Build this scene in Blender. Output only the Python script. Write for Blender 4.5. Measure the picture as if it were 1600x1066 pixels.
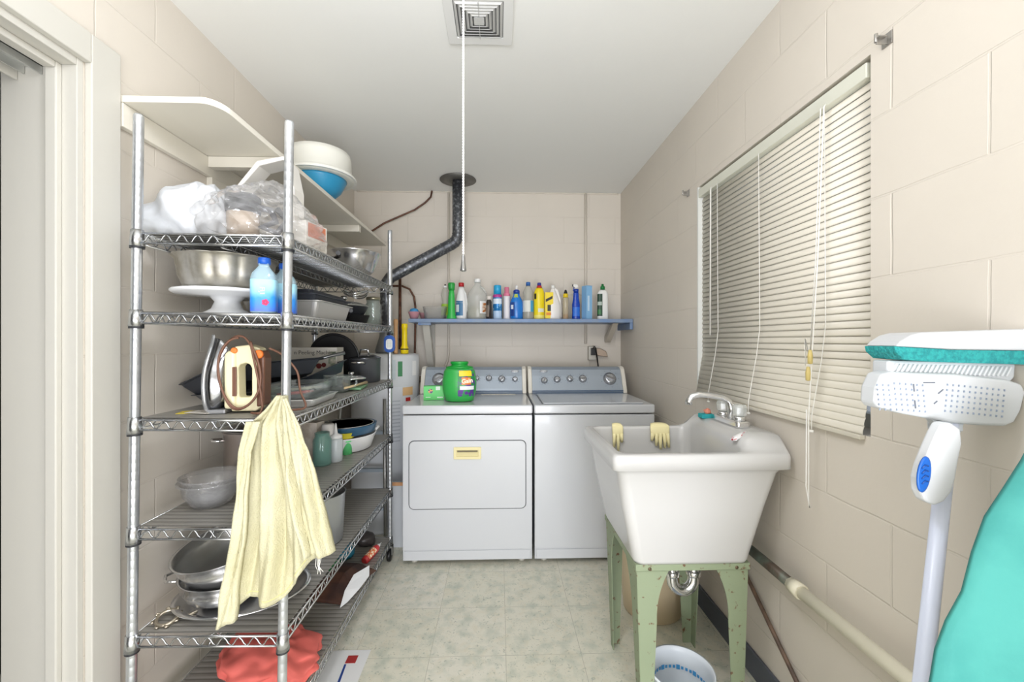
import bpy, bmesh, math, random
from mathutils import Vector, Matrix, noise
random.seed(4)
PI = math.pi; R = math.radians
for o in list(bpy.data.objects): bpy.data.objects.remove(o)
SC = bpy.context.scene; COL = SC.collection
# ------------------------------------------------------------------ camera, world, lights, exposure
F = 650.0; YAW = R(1.762); EYE = 1.266
cd = bpy.data.cameras.new('camera'); cam = bpy.data.objects.new('camera', cd); COL.objects.link(cam)
cam.location = (0, 0, EYE); cam.rotation_euler = (PI/2, 0, -YAW)
cd.sensor_width = 36; cd.lens = 36*F/1600; cd.clip_start = .02
SC.camera = cam
SC.view_settings.view_transform = 'Standard'; SC.view_settings.look = 'None'
SC.view_settings.gamma = 1; SC.view_settings.use_curve_mapping = False
SC.view_settings.exposure = -0.09
w = bpy.data.worlds.new('world'); SC.world = w; w.use_nodes = True
w.node_tree.nodes['Background'].inputs[0].default_value = (.8, .87, 1, 1)
w.node_tree.nodes['Background'].inputs[1].default_value = .6
def area(name, loc, rot, sx, sy, power, col=(1, 1, 1)):
    l = bpy.data.lights.new(name, 'AREA'); l.shape = 'RECTANGLE'; l.size = sx; l.size_y = sy
    l.energy = power; l.color = col
    o = bpy.data.objects.new(name, l); COL.objects.link(o); o.location = loc; o.rotation_euler = rot; return o
LC = (.95, .98, 1.07)
area('ceiling_fixture_light', (-.5, -.35, 2.40), (0, 0, 0), 1.2, .30, 5, LC)
area('bounce_flash_light', (0, -1.9, .8), (R(125), 0, 0), 1.9, 1.4, 50, LC)
area('rear_fill_light', (0, -4.2, 1.1), (R(94), 0, 0), 2.0, 2.0, 48, LC)  # added fill far behind the camera to even the brightness; no window there
area('low_fill_light', (.35, -.5, .62), (R(90), 0, R(42)), .7, .7, 17, LC)  # added low fill, out of view, brightening the lower shelves and left wall
bl = bpy.data.lights.new('ceiling_bulb', 'POINT'); bl.energy = 22; bl.color = LC; bl.shadow_soft_size = .14
bo = bpy.data.objects.new('ceiling_bulb', bl); COL.objects.link(bo); bo.location = (-.22, .6, 2.2)
# ------------------------------------------------------------------ pixel ray -> point of the room
def at(px, py, X=None, Y=None, Z=None):
    a = (px-800)/F; b = (533-py)/F
    d = (math.sin(YAW)+a*math.cos(YAW), math.cos(YAW)-a*math.sin(YAW), b)
    t = X/d[0] if X is not None else Y/d[1] if Y is not None else (Z-EYE)/d[2]
    return Vector((d[0]*t, d[1]*t, EYE+d[2]*t))
# ------------------------------------------------------------------ materials
def lin(h):
    if isinstance(h, str):
        h = h.lstrip('#'); c = [int(h[i:i+2], 16)/255 for i in (0, 2, 4)]
    else: c = h
    return tuple(x/12.92 if x <= .04045 else ((x+.055)/1.055)**2.4 for x in c)+(1,)
MATS = {}
def mat(col, rough=.5, metal=0, alpha=1, trans=0, bump=0, bscale=80, col2=None, cscale=6, coat=0, spec=None, thr=None):
    key = (col, rough, metal, alpha, trans, bump, bscale, col2, cscale, coat, spec, thr)
    if key in MATS: return MATS[key]
    m = bpy.data.materials.new('mat_%d' % len(MATS)); m.use_nodes = True
    nt = m.node_tree; b = nt.nodes['Principled BSDF']
    b.inputs['Base Color'].default_value = lin(col); b.inputs['Roughness'].default_value = rough
    b.inputs['Metallic'].default_value = metal; b.inputs['Alpha'].default_value = alpha
    b.inputs['Transmission Weight'].default_value = trans
    if coat: b.inputs['Coat Weight'].default_value = coat
    if spec is not None: b.inputs['Specular IOR Level'].default_value = spec
    if col2 or bump:
        tc = nt.nodes.new('ShaderNodeTexCoord')
        if col2:
            n = nt.nodes.new('ShaderNodeTexNoise'); n.inputs['Scale'].default_value = cscale; n.inputs['Detail'].default_value = 5
            nt.links.new(tc.outputs['Object'], n.inputs['Vector'])
            r = nt.nodes.new('ShaderNodeValToRGB'); r.color_ramp.elements[0].color = lin(col); r.color_ramp.elements[1].color = lin(col2)
            lo, hi = thr or (.4, .62)
            r.color_ramp.elements[0].position = lo; r.color_ramp.elements[1].position = hi
            nt.links.new(n.outputs['Fac'], r.inputs['Fac']); nt.links.new(r.outputs['Color'], b.inputs['Base Color'])
        if bump:
            n2 = nt.nodes.new('ShaderNodeTexNoise'); n2.inputs['Scale'].default_value = bscale; n2.inputs['Detail'].default_value = 3
            nt.links.new(tc.outputs['Object'], n2.inputs['Vector'])
            bp = nt.nodes.new('ShaderNodeBump'); bp.inputs['Strength'].default_value = bump; bp.inputs['Distance'].default_value = .004
            nt.links.new(n2.outputs['Fac'], bp.inputs['Height']); nt.links.new(bp.outputs['Normal'], b.inputs['Normal'])
    MATS[key] = m; return m
def clearmat(tint='#f4f7f8', base=.05, diff=.06, rough=.06, bump=0, bscale=25, dcol='#f2f3f3'):
    m = bpy.data.materials.new('clear_%s' % len(bpy.data.materials)); m.use_nodes = True; nt = m.node_tree; N = nt.nodes.new; L = nt.links.new
    nt.nodes.remove(nt.nodes['Principled BSDF']); out = nt.nodes['Material Output']
    tr = N('ShaderNodeBsdfTransparent'); tr.inputs[0].default_value = lin(tint)
    gl = N('ShaderNodeBsdfGlossy'); gl.inputs['Roughness'].default_value = rough
    df = N('ShaderNodeBsdfDiffuse'); df.inputs[0].default_value = lin(dcol)
    fr = N('ShaderNodeLayerWeight'); fr.inputs[0].default_value = .2
    mr = N('ShaderNodeMapRange'); mr.inputs[3].default_value = base; mr.inputs[4].default_value = .5; L(fr.outputs['Fresnel'], mr.inputs[0])
    m1 = N('ShaderNodeMixShader'); m1.inputs[0].default_value = diff; L(tr.outputs[0], m1.inputs[1]); L(df.outputs[0], m1.inputs[2])
    m2 = N('ShaderNodeMixShader'); L(mr.outputs[0], m2.inputs[0]); L(m1.outputs[0], m2.inputs[1]); L(gl.outputs[0], m2.inputs[2]); L(m2.outputs[0], out.inputs[0])
    if bump:
        tc = N('ShaderNodeTexCoord'); n2 = N('ShaderNodeTexNoise'); n2.inputs['Scale'].default_value = bscale; n2.inputs['Detail'].default_value = 3; n2.inputs['Distortion'].default_value = 1
        L(tc.outputs['Object'], n2.inputs['Vector']); bp = N('ShaderNodeBump'); bp.inputs['Strength'].default_value = bump; bp.inputs['Distance'].default_value = .01
        L(n2.outputs['Fac'], bp.inputs['Height'])
        for q in (gl, fr, df): L(bp.outputs[0], q.inputs['Normal'])
    return m
def block_wall(name, horiz, shift, col):
    m = bpy.data.materials.new(name); m.use_nodes = True; nt = m.node_tree; L = nt.links.new; N = nt.nodes.new
    b = nt.nodes['Principled BSDF']; b.inputs['Roughness'].default_value = .55
    tc = N('ShaderNodeTexCoord'); sp = N('ShaderNodeSeparateXYZ'); L(tc.outputs['Object'], sp.inputs[0])
    ad = N('ShaderNodeMath'); ad.operation = 'ADD'; ad.inputs[1].default_value = shift; L(sp.outputs[horiz], ad.inputs[0])
    cb = N('ShaderNodeCombineXYZ'); L(ad.outputs[0], cb.inputs[0]); L(sp.outputs['Z'], cb.inputs[1])
    nd = N('ShaderNodeTexNoise'); nd.inputs['Scale'].default_value = 9; L(tc.outputs['Object'], nd.inputs['Vector'])
    mx = N('ShaderNodeMix'); mx.data_type = 'VECTOR'; mx.inputs[0].default_value = .006; L(cb.outputs[0], mx.inputs[4]); L(nd.outputs['Color'], mx.inputs[5])
    br = N('ShaderNodeTexBrick'); br.inputs['Scale'].default_value = 1; br.inputs['Brick Width'].default_value = .4064
    br.inputs['Row Height'].default_value = .2032; br.inputs['Mortar Size'].default_value = .0035; br.inputs['Mortar Smooth'].default_value = .6
    L(mx.outputs[1], br.inputs['Vector'])
    n1 = N('ShaderNodeTexNoise'); n1.inputs['Scale'].default_value = 2.2; n1.inputs['Detail'].default_value = 3; L(tc.outputs['Object'], n1.inputs['Vector'])
    n2 = N('ShaderNodeTexNoise'); n2.inputs['Scale'].default_value = 70; n2.inputs['Detail'].default_value = 4; L(tc.outputs['Object'], n2.inputs['Vector'])
    rr = N('ShaderNodeMapRange'); rr.inputs[1].default_value = .35; rr.inputs[2].default_value = .6; rr.inputs[3].default_value = .25; rr.inputs[4].default_value = 1; L(n1.outputs['Fac'], rr.inputs[0])
    mu = N('ShaderNodeMath'); mu.operation = 'MULTIPLY'; L(br.outputs['Fac'], mu.inputs[0]); L(rr.outputs[0], mu.inputs[1])
    m2 = N('ShaderNodeMath'); m2.operation = 'MULTIPLY_ADD'; m2.inputs[1].default_value = .16; L(n2.outputs['Fac'], m2.inputs[0])
    ng = N('ShaderNodeMath'); ng.operation = 'MULTIPLY'; ng.inputs[1].default_value = -1; L(mu.outputs[0], ng.inputs[0]); L(ng.outputs[0], m2.inputs[2])
    bp = N('ShaderNodeBump'); bp.inputs['Strength'].default_value = .55; bp.inputs['Distance'].default_value = .0035; L(m2.outputs[0], bp.inputs['Height']); L(bp.outputs[0], b.inputs['Normal'])
    rp = N('ShaderNodeValToRGB'); rp.color_ramp.elements[0].position = .3; rp.color_ramp.elements[1].position = .7
    c = lin(col); rp.color_ramp.elements[0].color = tuple(x*.95 for x in c[:3])+(1,); rp.color_ramp.elements[1].color = c
    L(n1.outputs['Fac'], rp.inputs['Fac']); L(rp.outputs['Color'], b.inputs['Base Color'])
    return m
def floor_mat():
    m = bpy.data.materials.new('vinyl_tile'); m.use_nodes = True; nt = m.node_tree; L = nt.links.new; N = nt.nodes.new
    b = nt.nodes['Principled BSDF']; b.inputs['Roughness'].default_value = .42
    tc = N('ShaderNodeTexCoord'); mp = N('ShaderNodeMapping'); mp.inputs['Location'].default_value = (-.027, -1.674, 0); L(tc.outputs['Object'], mp.inputs[0])
    br = N('ShaderNodeTexBrick'); br.offset = 0; br.inputs['Scale'].default_value = 1; br.inputs['Brick Width'].default_value = .3048; br.inputs['Row Height'].default_value = .3048
    br.inputs['Mortar Size'].default_value = .0009; br.inputs['Mortar Smooth'].default_value = .3
    br.inputs['Color1'].default_value = lin('#dcd9c6'); br.inputs['Color2'].default_value = lin('#e2decf'); br.inputs['Mortar'].default_value = lin('#a39e8a')
    L(mp.outputs[0], br.inputs['Vector'])
    def layer(prev, scale, lo, hi, colr, amt, dist=0, det=4):
        n = N('ShaderNodeTexNoise'); n.inputs['Scale'].default_value = scale; n.inputs['Detail'].default_value = det; n.inputs['Distortion'].default_value = dist; L(tc.outputs['Object'], n.inputs['Vector'])
        r = N('ShaderNodeMapRange'); r.inputs[1].default_value = lo; r.inputs[2].default_value = hi; r.inputs[4].default_value = amt; L(n.outputs['Fac'], r.inputs[0])
        mx = N('ShaderNodeMix'); mx.data_type = 'RGBA'; L(r.outputs[0], mx.inputs[0]); L(prev, mx.inputs[6]); mx.inputs[7].default_value = lin(colr); return mx.outputs[2]
    c = layer(br.outputs['Color'], 16, .45, .7, '#b9bfae', .8)
    c = layer(c, 22, .5, .75, '#d9d2bb', .8, 1)
    c = layer(c, 60, .60, .68, '#8f9a88', .55, 1.5, 6)
    c = layer(c, 38, .66, .72, '#6f7566', .7, 2.5, 8)
    L(c, b.inputs['Base Color']); return m
def ribbed_mat():
    m = bpy.data.materials.new('ribbed_liner'); m.use_nodes = True; nt = m.node_tree; L = nt.links.new; N = nt.nodes.new
    b = nt.nodes['Principled BSDF']; b.inputs['Roughness'].default_value = .38
    tc = N('ShaderNodeTexCoord'); wv = N('ShaderNodeTexWave'); wv.bands_direction = 'Y'; wv.inputs['Scale'].default_value = 12.4; L(tc.outputs['Object'], wv.inputs['Vector'])
    rp = N('ShaderNodeValToRGB'); rp.color_ramp.elements[0].position = .0; rp.color_ramp.elements[0].color = lin('#6b6862'); rp.color_ramp.elements[1].position = .25; rp.color_ramp.elements[1].color = lin('#94918a')
    L(wv.outputs['Fac'], rp.inputs[0]); L(rp.outputs[0], b.inputs['Base Color'])
    bp = N('ShaderNodeBump'); bp.inputs['Distance'].default_value = .002; bp.inputs['Strength'].default_value = .4; L(wv.outputs['Fac'], bp.inputs['Height']); L(bp.outputs[0], b.inputs['Normal'])
    return m
CHROME = mat('#e6e6e6', .18, .95); STEEL = mat('#ebebea', .24, .92); DULL = mat('#b9b9b6', .42, 1)
ZINC = mat('#d3d6d9', .3, .8, col2='#c2c6ca', cscale=12)
WHITE = mat('#e9e9e7', .3); BLACK = mat('#161617', .4); DARK = mat('#34363a', .45); NONSTICK = mat('#3b3f47', .38, .3)
CLEAR = clearmat(); GLASS = clearmat('#eef4f2', .07, .08, .04)
PAINT = mat('#e6e3d8', .35, bump=.08, bscale=40)
# ------------------------------------------------------------------ mesh helpers
class M:
    def __init__(s): s.v = []; s.f = []; s.m = []; s.s = []
    def add(s, v, f, mi=0, sm=False):
        k = len(s.v); s.v += [Vector(p) for p in v]
        for q in f: s.f.append([i+k for i in q]); s.m.append(mi); s.s.append(sm)
        return s
    def box(s, x0, x1, y0, y1, z0, z1, mi=0):
        v = [(x, y, z) for x in (x0, x1) for y in (y0, y1) for z in (z0, z1)]
        return s.add(v, [(0, 1, 3, 2), (4, 6, 7, 5), (0, 4, 5, 1), (2, 3, 7, 6), (0, 2, 6, 4), (1, 5, 7, 3)], mi)
    def obox(s, c, size, mx=None, mi=0):
        a, b_, d = [q/2 for q in size]; k = len(s.v); s.box(-a, a, -b_, b_, -d, d, mi)
        for i in range(k, len(s.v)): s.v[i] = (mx @ s.v[i] if mx else s.v[i])+Vector(c)
        return s
    def rings(s, rs, mi=0, sm=True, cap0=True, cap1=True, closed=True):
        n = len(rs[0]); v = [p for r in rs for p in r]; f = []
        for i in range(len(rs)-1):
            for j in range(n if closed else n-1):
                k = (j+1) % n; f.append((i*n+j, i*n+k, (i+1)*n+k, (i+1)*n+j))
        s.add(v, f, mi, sm)
        b = len(s.v)-len(v)
        if closed and cap0: s.f.append([b+j for j in range(n)][::-1]); s.m.append(mi); s.s.append(False)
        if closed and cap1: s.f.append([b+(len(rs)-1)*n+j for j in range(n)]); s.m.append(mi); s.s.append(False)
        return s
    def tube(s, pts, r, n=8, mi=0, sm=True, closed=False):
        pts = [Vector(p) for p in pts]; rs = []; N_ = len(pts)
        rad = r if isinstance(r, (list, tuple)) else [r]*N_
        up = None
        for i, p in enumerate(pts):
            t = (pts[min(i+1, N_-1)]-pts[max(i-1, 0)]).normalized()
            if up is None:
                up = Vector((0, 0, 1)) if abs(t.z) < .9 else Vector((1, 0, 0))
            a = t.cross(up).normalized(); up = a.cross(t).normalized()
            rs.append([p+a*rad[i]*math.cos(2*PI*j/n)+up*rad[i]*math.sin(2*PI*j/n) for j in range(n)])
        return s.rings(rs, mi, sm)
    def lathe(s, prof, c=(0, 0, 0), n=28, sx=1, sy=1, sq=2, mi=0, cap0=True, cap1=True, flute=None, mx=None, sm=True):
        rs = []
        for r, z in prof:
            ring = []
            for j in range(n):
                a = 2*PI*j/n; ca, sa = math.cos(a), math.sin(a)
                q = r*(flute(a, z) if flute else 1)
                if sq != 2:
                    q = q/((abs(ca)**sq+abs(sa)**sq)**(1/sq))
                p = Vector((q*ca*sx, q*sa*sy, z))
                if mx: p = mx @ p
                ring.append(p+Vector(c))
            rs.append(ring)
        return s.rings(rs, mi, sm, cap0, cap1)
    def prism(s, poly, ax, a, b, mi=0):
        def p3(u, v, t): return {'x': (t, u, v), 'y': (u, t, v), 'z': (u, v, t)}[ax]
        n = len(poly); v = [p3(u, w_, a) for u, w_ in poly]+[p3(u, w_, b) for u, w_ in poly]
        f = [list(range(n)), [2*n-1-i for i in range(n)]]+[(i, (i+1) % n, n+(i+1) % n, n+i) for i in range(n)]
        return s.add(v, f, mi)
    def ringprism(s, out, inn, ax, a, b, mi=0):
        def p3(u, v, t): return {'x': (t, u, v), 'y': (u, t, v), 'z': (u, v, t)}[ax]
        n = len(out); v = []
        for t in (a, b):
            v += [p3(u, w_, t) for u, w_ in out]; v += [p3(u, w_, t) for u, w_ in inn]
        f = []
        for i in range(n):
            k = (i+1) % n
            f += [(i, k, n+k, n+i), (2*n+i, 3*n+i, 3*n+k, 2*n+k), (i, 2*n+i, 2*n+k, k), (n+i, n+k, 3*n+k, 3*n+i)]
        return s.add(v, f, mi)
    def T(s, mx): s.v = [mx @ p for p in s.v]; return s
    def build(s, name, mats, parent=None, loc=(0, 0, 0), rot=(0, 0, 0), bevel=0, seg=2, solid=0, sub=0):
        me = bpy.data.meshes.new(name); me.from_pydata([tuple(p) for p in s.v], [], s.f)
        for m_ in (mats if isinstance(mats, (list, tuple)) else [mats]): me.materials.append(m_)
        me.polygons.foreach_set('material_index', s.m); me.polygons.foreach_set('use_smooth', s.s)
        bm = bmesh.new(); bm.from_mesh(me); bmesh.ops.recalc_face_normals(bm, faces=bm.faces); bm.to_mesh(me); bm.free()
        o = bpy.data.objects.new(name, me); COL.objects.link(o); o.location = loc; o.rotation_euler = rot
        if parent: o.parent = parent
        if solid: q = o.modifiers.new('s', 'SOLIDIFY'); q.thickness = solid; q.offset = 0
        if bevel: q = o.modifiers.new('b', 'BEVEL'); q.width = bevel; q.segments = seg; q.limit_method = 'ANGLE'; q.angle_limit = R(40)
        if sub: q = o.modifiers.new('u', 'SUBSURF'); q.levels = sub; q.render_levels = sub
        return o
def tag(o, label=None, cat=None, group=None, kind=None):
    if label: o['label'] = label
    if cat: o['category'] = cat
    if group: o['group'] = group
    if kind: o['kind'] = kind
    return o
def thing(name, label, cat, loc=(0, 0, 0), rz=0, group=None, rot=None):
    o = bpy.data.objects.new(name, None); COL.objects.link(o); o.location = loc
    o.rotation_euler = rot or (0, 0, rz); o.empty_display_size = .05
    return tag(o, label, cat, group)
def struct(o): o['kind'] = 'structure'; return o
def text(s, size, parent, m, loc, rot=(PI/2, 0, 0), name='lettering', ext=.0003, bold=0, sx=1):
    c = bpy.data.curves.new('t', 'FONT'); c.body = s; c.size = size; c.extrude = ext; c.align_x = 'CENTER'; c.align_y = 'CENTER'; c.offset = bold; c.resolution_u = 3
    t = bpy.data.objects.new('t', c); COL.objects.link(t)
    me = bpy.data.meshes.new_from_object(t.evaluated_get(bpy.context.evaluated_depsgraph_get()))
    bpy.data.objects.remove(t); me.materials.clear(); me.materials.append(m)
    o = bpy.data.objects.new(name, me); COL.objects.link(o); o.location = loc; o.rotation_euler = rot; o.scale = (sx, 1, 1)
    if parent: o.parent = parent
    return o
def cat(pts, n=4):
    pts = [Vector(p) for p in pts]; out = []
    for i in range(len(pts)-1):
        p0, p1, p2, p3 = pts[max(0, i-1)], pts[i], pts[i+1], pts[min(len(pts)-1, i+2)]
        for k in range(n):
            t = k/n; out.append(.5*((2*p1)+(p2-p0)*t+(2*p0-5*p1+4*p2-p3)*t*t+(3*p1-p0-3*p2+p3)*t*t*t))
    return out+[pts[-1]]
def rrect(x0, x1, y0, y1, r, n=5):
    p = []
    for cx, cy, a0 in ((x1-r, y1-r, 0), (x0+r, y1-r, 90), (x0+r, y0+r, 180), (x1-r, y0+r, 270)):
        for k in range(n+1):
            a = R(a0+90*k/n); p.append((cx+r*math.cos(a), cy+r*math.sin(a)))
    return p
def patch(prof_r, z0, z1, a0, a1, sx=1, sy=1, sq=2, off=.0008, n=12, nz=4):
    """label wrapped on a lathe body; prof_r(z) gives the radius"""
    v = []; f = []
    for i in range(nz+1):
        z = z0+(z1-z0)*i/nz
        for j in range(n+1):
            a = a0+(a1-a0)*j/n; q = prof_r(z); ca, sa = math.cos(a), math.sin(a)
            if sq != 2: q = q/((abs(ca)**sq+abs(sa)**sq)**(1/sq))
            v.append(((q*sx+off)*ca, (q*sy+off)*sa, z))
    for i in range(nz):
        for j in range(n): f.append((i*(n+1)+j, i*(n+1)+j+1, (i+1)*(n+1)+j+1, (i+1)*(n+1)+j))
    return M().add(v, f, 0, True)
def radfn(prof):
    def g(z):
        for (r0, z0), (r1, z1) in zip(prof, prof[1:]):
            if z0 <= z <= z1 and z1 > z0: return r0+(r1-r0)*(z-z0)/(z1-z0)
        return prof[-1][0]
    return g
def smooth(t): t = max(0, min(1, t)); return t*t*(3-2*t)
def blob(c, s, amp=.15, freq=6, seed=0, sub=4, flat=True, ridge=False):
    bm = bmesh.new(); bmesh.ops.create_icosphere(bm, subdivisions=sub, radius=1)
    for v in bm.verts:
        p = v.co.copy(); d = noise.noise(p*freq*.3+Vector((seed, 0, 0)))*1.2
        q = noise.noise(p*freq+Vector((0, seed, 3)))
        d += (abs(q)*-1.4+.3 if ridge else q*.5)
        v.co = p*(1+amp*d)
        v.co = Vector((v.co.x*s[0], v.co.y*s[1], v.co.z*s[2]))
        if flat and v.co.z < -s[2]*.72: v.co.z = -s[2]*.72
        v.co.z += s[2]*.72
    m = M().add([v.co.copy() for v in bm.verts], [[v.index for v in f.verts] for f in bm.faces], 0, not ridge); bm.free()
    m.v = [p+Vector(c) for p in m.v]; return m
# ------------------------------------------------------------------ room shell
XL, XR, YB, H = -1.13, .965, 3.28, 2.4384; YN = -4.4; FAR = -3.4
WALLC = '#dcd4c7'
W_SIDE = block_wall('painted_block_side', 'Y', .229, WALLC); W_BACK = block_wall('painted_block_back', 'X', .1, WALLC)
struct(M().box(FAR, XR+.2, YN-.2, YB+.2, -.1, 0).build('floor', floor_mat()))
struct(M().box(FAR, XR+.2, YN-.2, YB+.2, H, H+.1).build('ceiling', mat('#f0f0ec', .7, bump=.15, bscale=25)))
struct(M().box(FAR, XR+.2, YB, YB+.2, 0, H).build('wall_back', W_BACK))
struct(M().box(FAR, XR+.2, YN-.2, YN, 0, H).build('wall_front', W_BACK))
wy0, wy1, wz0, wz1 = 1.052, 2.0, 1.016, 2.012
m = M(); m.box(XR, XR+.2, YN, wy0, 0, H); m.box(XR, XR+.2, wy1, YB, 0, H); m.box(XR, XR+.2, wy0, wy1, 0, wz0); m.box(XR, XR+.2, wy0, wy1, wz1, H)
struct(m.build('wall_right', W_SIDE))
dy0, dy1, dz = .22, 1.165, 2.02
m = M(); m.box(XL-.2, XL, dy1, YB, 0, H); m.box(XL-.2, XL, YN, dy0, 0, H); m.box(XL-.2, XL, dy0, dy1, dz+.02, H)
struct(m.build('wall_left', W_SIDE))
struct(M().box(FAR-.1, FAR, YN, YB, 0, H).build('wall_far', mat('#8a8378', .8)))
# bead of caulk along the top of the back wall
m = M(); m.tube([(XL+.02+i*(XR-XL-.04)/40, YB-.002, H-.004+.002*math.sin(i*2.3)) for i in range(41)], .006, 6)
struct(m.build('trim_1', mat('#dad2c4', .5)))
# window behind the blind: glass pane, frame, reveal
wn = struct(bpy.data.objects.new('window_1', None)); COL.objects.link(wn); wn.location = (XR+.12, (wy0+wy1)/2, wz0)
hw = (wy1-wy0)/2; hh = wz1-wz0
M().ringprism([(-hw, 0), (hw, 0), (hw, hh), (-hw, hh)], [(-hw+.04, .04), (hw-.04, .04), (hw-.04, hh-.04), (-hw+.04, hh-.04)], 'x', -.02, .02).build('window_frame', mat('#dfe2de', .4), wn)
M().box(-.012, .012, -.015, .015, .04, hh-.04).build('window_mullion', mat('#dfe2de', .4), wn)
M().box(-.003, .003, -hw+.04, hw-.04, .04, hh-.04).build('window_pane', mat('#dfeef2', .02, alpha=.25), wn)
# narrow white reveal strip left of the blind
struct(M().box(XR-.001, XR+.1, wy1-.012, wy1-.0005, wz0, wz1).build('trim_2', mat('#e2e3dd', .4)))
# doorway in the left wall: jamb lining, stop, casing, header track
JM = mat('#c8c5bb', .38, bump=.06, bscale=30); CM = mat('#cac7bd', .35, bump=.05, bscale=30)
dr = struct(bpy.data.objects.new('door_1', None)); COL.objects.link(dr); dr.location = (XL, dy1, 0)
m = M(); m.box(-.195, .002, -.018, -.0005, 0, dz+.019); m.box(-.195, .002, dy0-dy1+.0005, dy0-dy1+.018, 0, dz+.019); m.box(-.195, .002, dy0-dy1+.0185, -.0185, dz-.016, dz+.019)
m.build('door_jamb', JM, dr, bevel=.002)
m = M(); m.box(-.066, -.036, -.034, -.018, 0, dz-.016); m.box(-.066, -.036, dy0-dy1+.034, -.0345, dz-.034, dz-.016)
m.build('door_stop', CM, dr, bevel=.003)
m = M(); m.box(0, .02, .004, .092, 0, dz+.085); m.box(0, .02, dy0-dy1-.09, dy0-dy1-.004, 0, dz+.085); m.box(0, .02, dy0-dy1-.004, .004, dz+.004, dz+.085)
m.build('door_casing', CM, dr, bevel=.003)
m = M(); m.box(-.135, -.085, dy0-dy1+.02, -.02, dz-.024, dz-.016); m.box(-.135, -.131, dy0-dy1+.02, -.02, dz-.044, dz-.02); m.box(-.089, -.085, dy0-dy1+.02, -.02, dz-.044, dz-.02)
m.build('door_track', mat('#c9cac6', .3, .6), dr)
m = M(); m.box(-.155, -.15, dy0-dy1+.02, -.02, dz-.06, dz-.016); m.build('track_fascia', JM, dr)
# things glimpsed in the dark room past the doorway
b0 = (-1.98, 1.9)
t = thing('storage_drum', 'black drum standing in the dark room beyond the doorway', 'drum', (-2.18, 1.62, 0))
M().lathe([(.29, 0), (.3, .02), (.3, .75), (.29, .78), (.31, .79), (.31, .83), (.27, .9), (.1, .97), (0.01, .98)], n=32).build('drum_body', BLACK, t)
tag(M().tube([(-3.3, 2.4, 1.86), (-1.5, 2.4, 1.86)], .03, 10).build('overhead_pipe', mat('#2c2c2e', .4)), 'dark horizontal pipe in the dark room beyond the doorway', 'pipe')
# baseboard, right wall
struct(M().box(XR-.012, XR, YN, YB-.002, 0, .095).build('baseboard_right', mat('#565b64', .45), bevel=.003))
# ------------------------------------------------------------------ ceiling vent, flue ring, pull cord
t = thing('ceiling_vent', 'square white louvered vent in the ceiling', 'vent', (-.073, 1.515, H))
v0 = .123
m = M(); m.ringprism(rrect(-v0, v0, -v0, v0, .004, 2), rrect(-.088, .088, -.088, .088, .002, 2), 'z', -.008, -.0005); m.build('vent_frame', mat('#e4e4e1', .4), t, bevel=.002)
m = M()
for k in range(6):
    a = .086-k*.0132
    def sq(r, z): return [(-r, -r, z), (r, -r, z), (r, r, z), (-r, r, z)]
    m.rings([sq(a, -.004), sq(a-.0085, -.0115), sq(a-.0095, -.0105), sq(a-.001, -.003)], cap0=False, cap1=False, sm=False)
m.box(-.018, .018, -.018, .018, -.0115, -.010); m.box(-.0012, .0012, -.088, .088, -.012, -.009)
m.build('louver', mat('#c6c6c3', .5), t)
M().box(-.09, .09, -.09, .09, -.002, -.0006).build('vent_throat', mat('#6d6d6b', .8), t)
fx, fy = -.299, 3.03
t = thing('flue_pipe', 'dark grey mottled flue pipe bending down from a round ceiling collar', 'pipe', (fx, fy, H))
M().lathe([(.128, -.001), (.132, -.006), (.06, -.014), (.045, -.012)], n=40).build('ceiling_collar', mat('#6d6c68', .5, .5), t)
GALV = mat('#54565a', .38, .6, col2='#8e9194', cscale=55, thr=(.5, .66), bump=.3, bscale=60)
hx, hy = -.80, 2.97
pts = [(0, 0, -.01), (0, 0, -.30), (0, 0, -.395)]
for k in range(1, 7):
    a = k/6*R(66); pts.append((-.085*(1-math.cos(a)), 0, -.395-.085*math.sin(a)))
ex, ez = pts[-1][0], pts[-1][2]
e2 = (hx-fx+.03, hy-fy, 1.716-H)
for k in range(1, 9): pts.append((ex+(e2[0]-ex)*k/8, e2[1]*k/8, ez+(e2[2]-ez)*k/8))
pts += [(hx-fx+.005, hy-fy, 1.68-H), (hx-fx, hy-fy, 1.62-H), (hx-fx, hy-fy, 1.305-H)]
M().tube(pts, .041, 20).build('pipe_run', GALV, t)
m = M()
for i in (2, 4, 6, 8, 9): 
    p = Vector(pts[i]); d = (Vector(pts[i+1])-Vector(pts[i-1])).normalized()*.004; m.tube([p-d, p+d], .0435, 20)
m.build('pipe_seam', mat('#606266', .35, .6), t)
# pull cord
t = thing('pull_cord', 'white twisted pull cord hanging from the ceiling with a metal bell', 'cord', (-.086, 1.0, H))
m = M()
for ph in (0, PI):
    m.tube([(.0014*math.cos(k*1.1+ph), .0014*math.sin(k*1.1+ph), -.002-k*.0024) for k in range(402)], .0014, 5)
m.build('twisted_cord', mat('#efeeea', .6), t)
M().lathe([(.002, -.965), (.004, -.968), (.0052, -.985), (.007, -1.0), (.0072, -1.004), (.003, -1.006)], n=16).build('bell_pull', mat('#9a9b9c', .25, .9), t)
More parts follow.
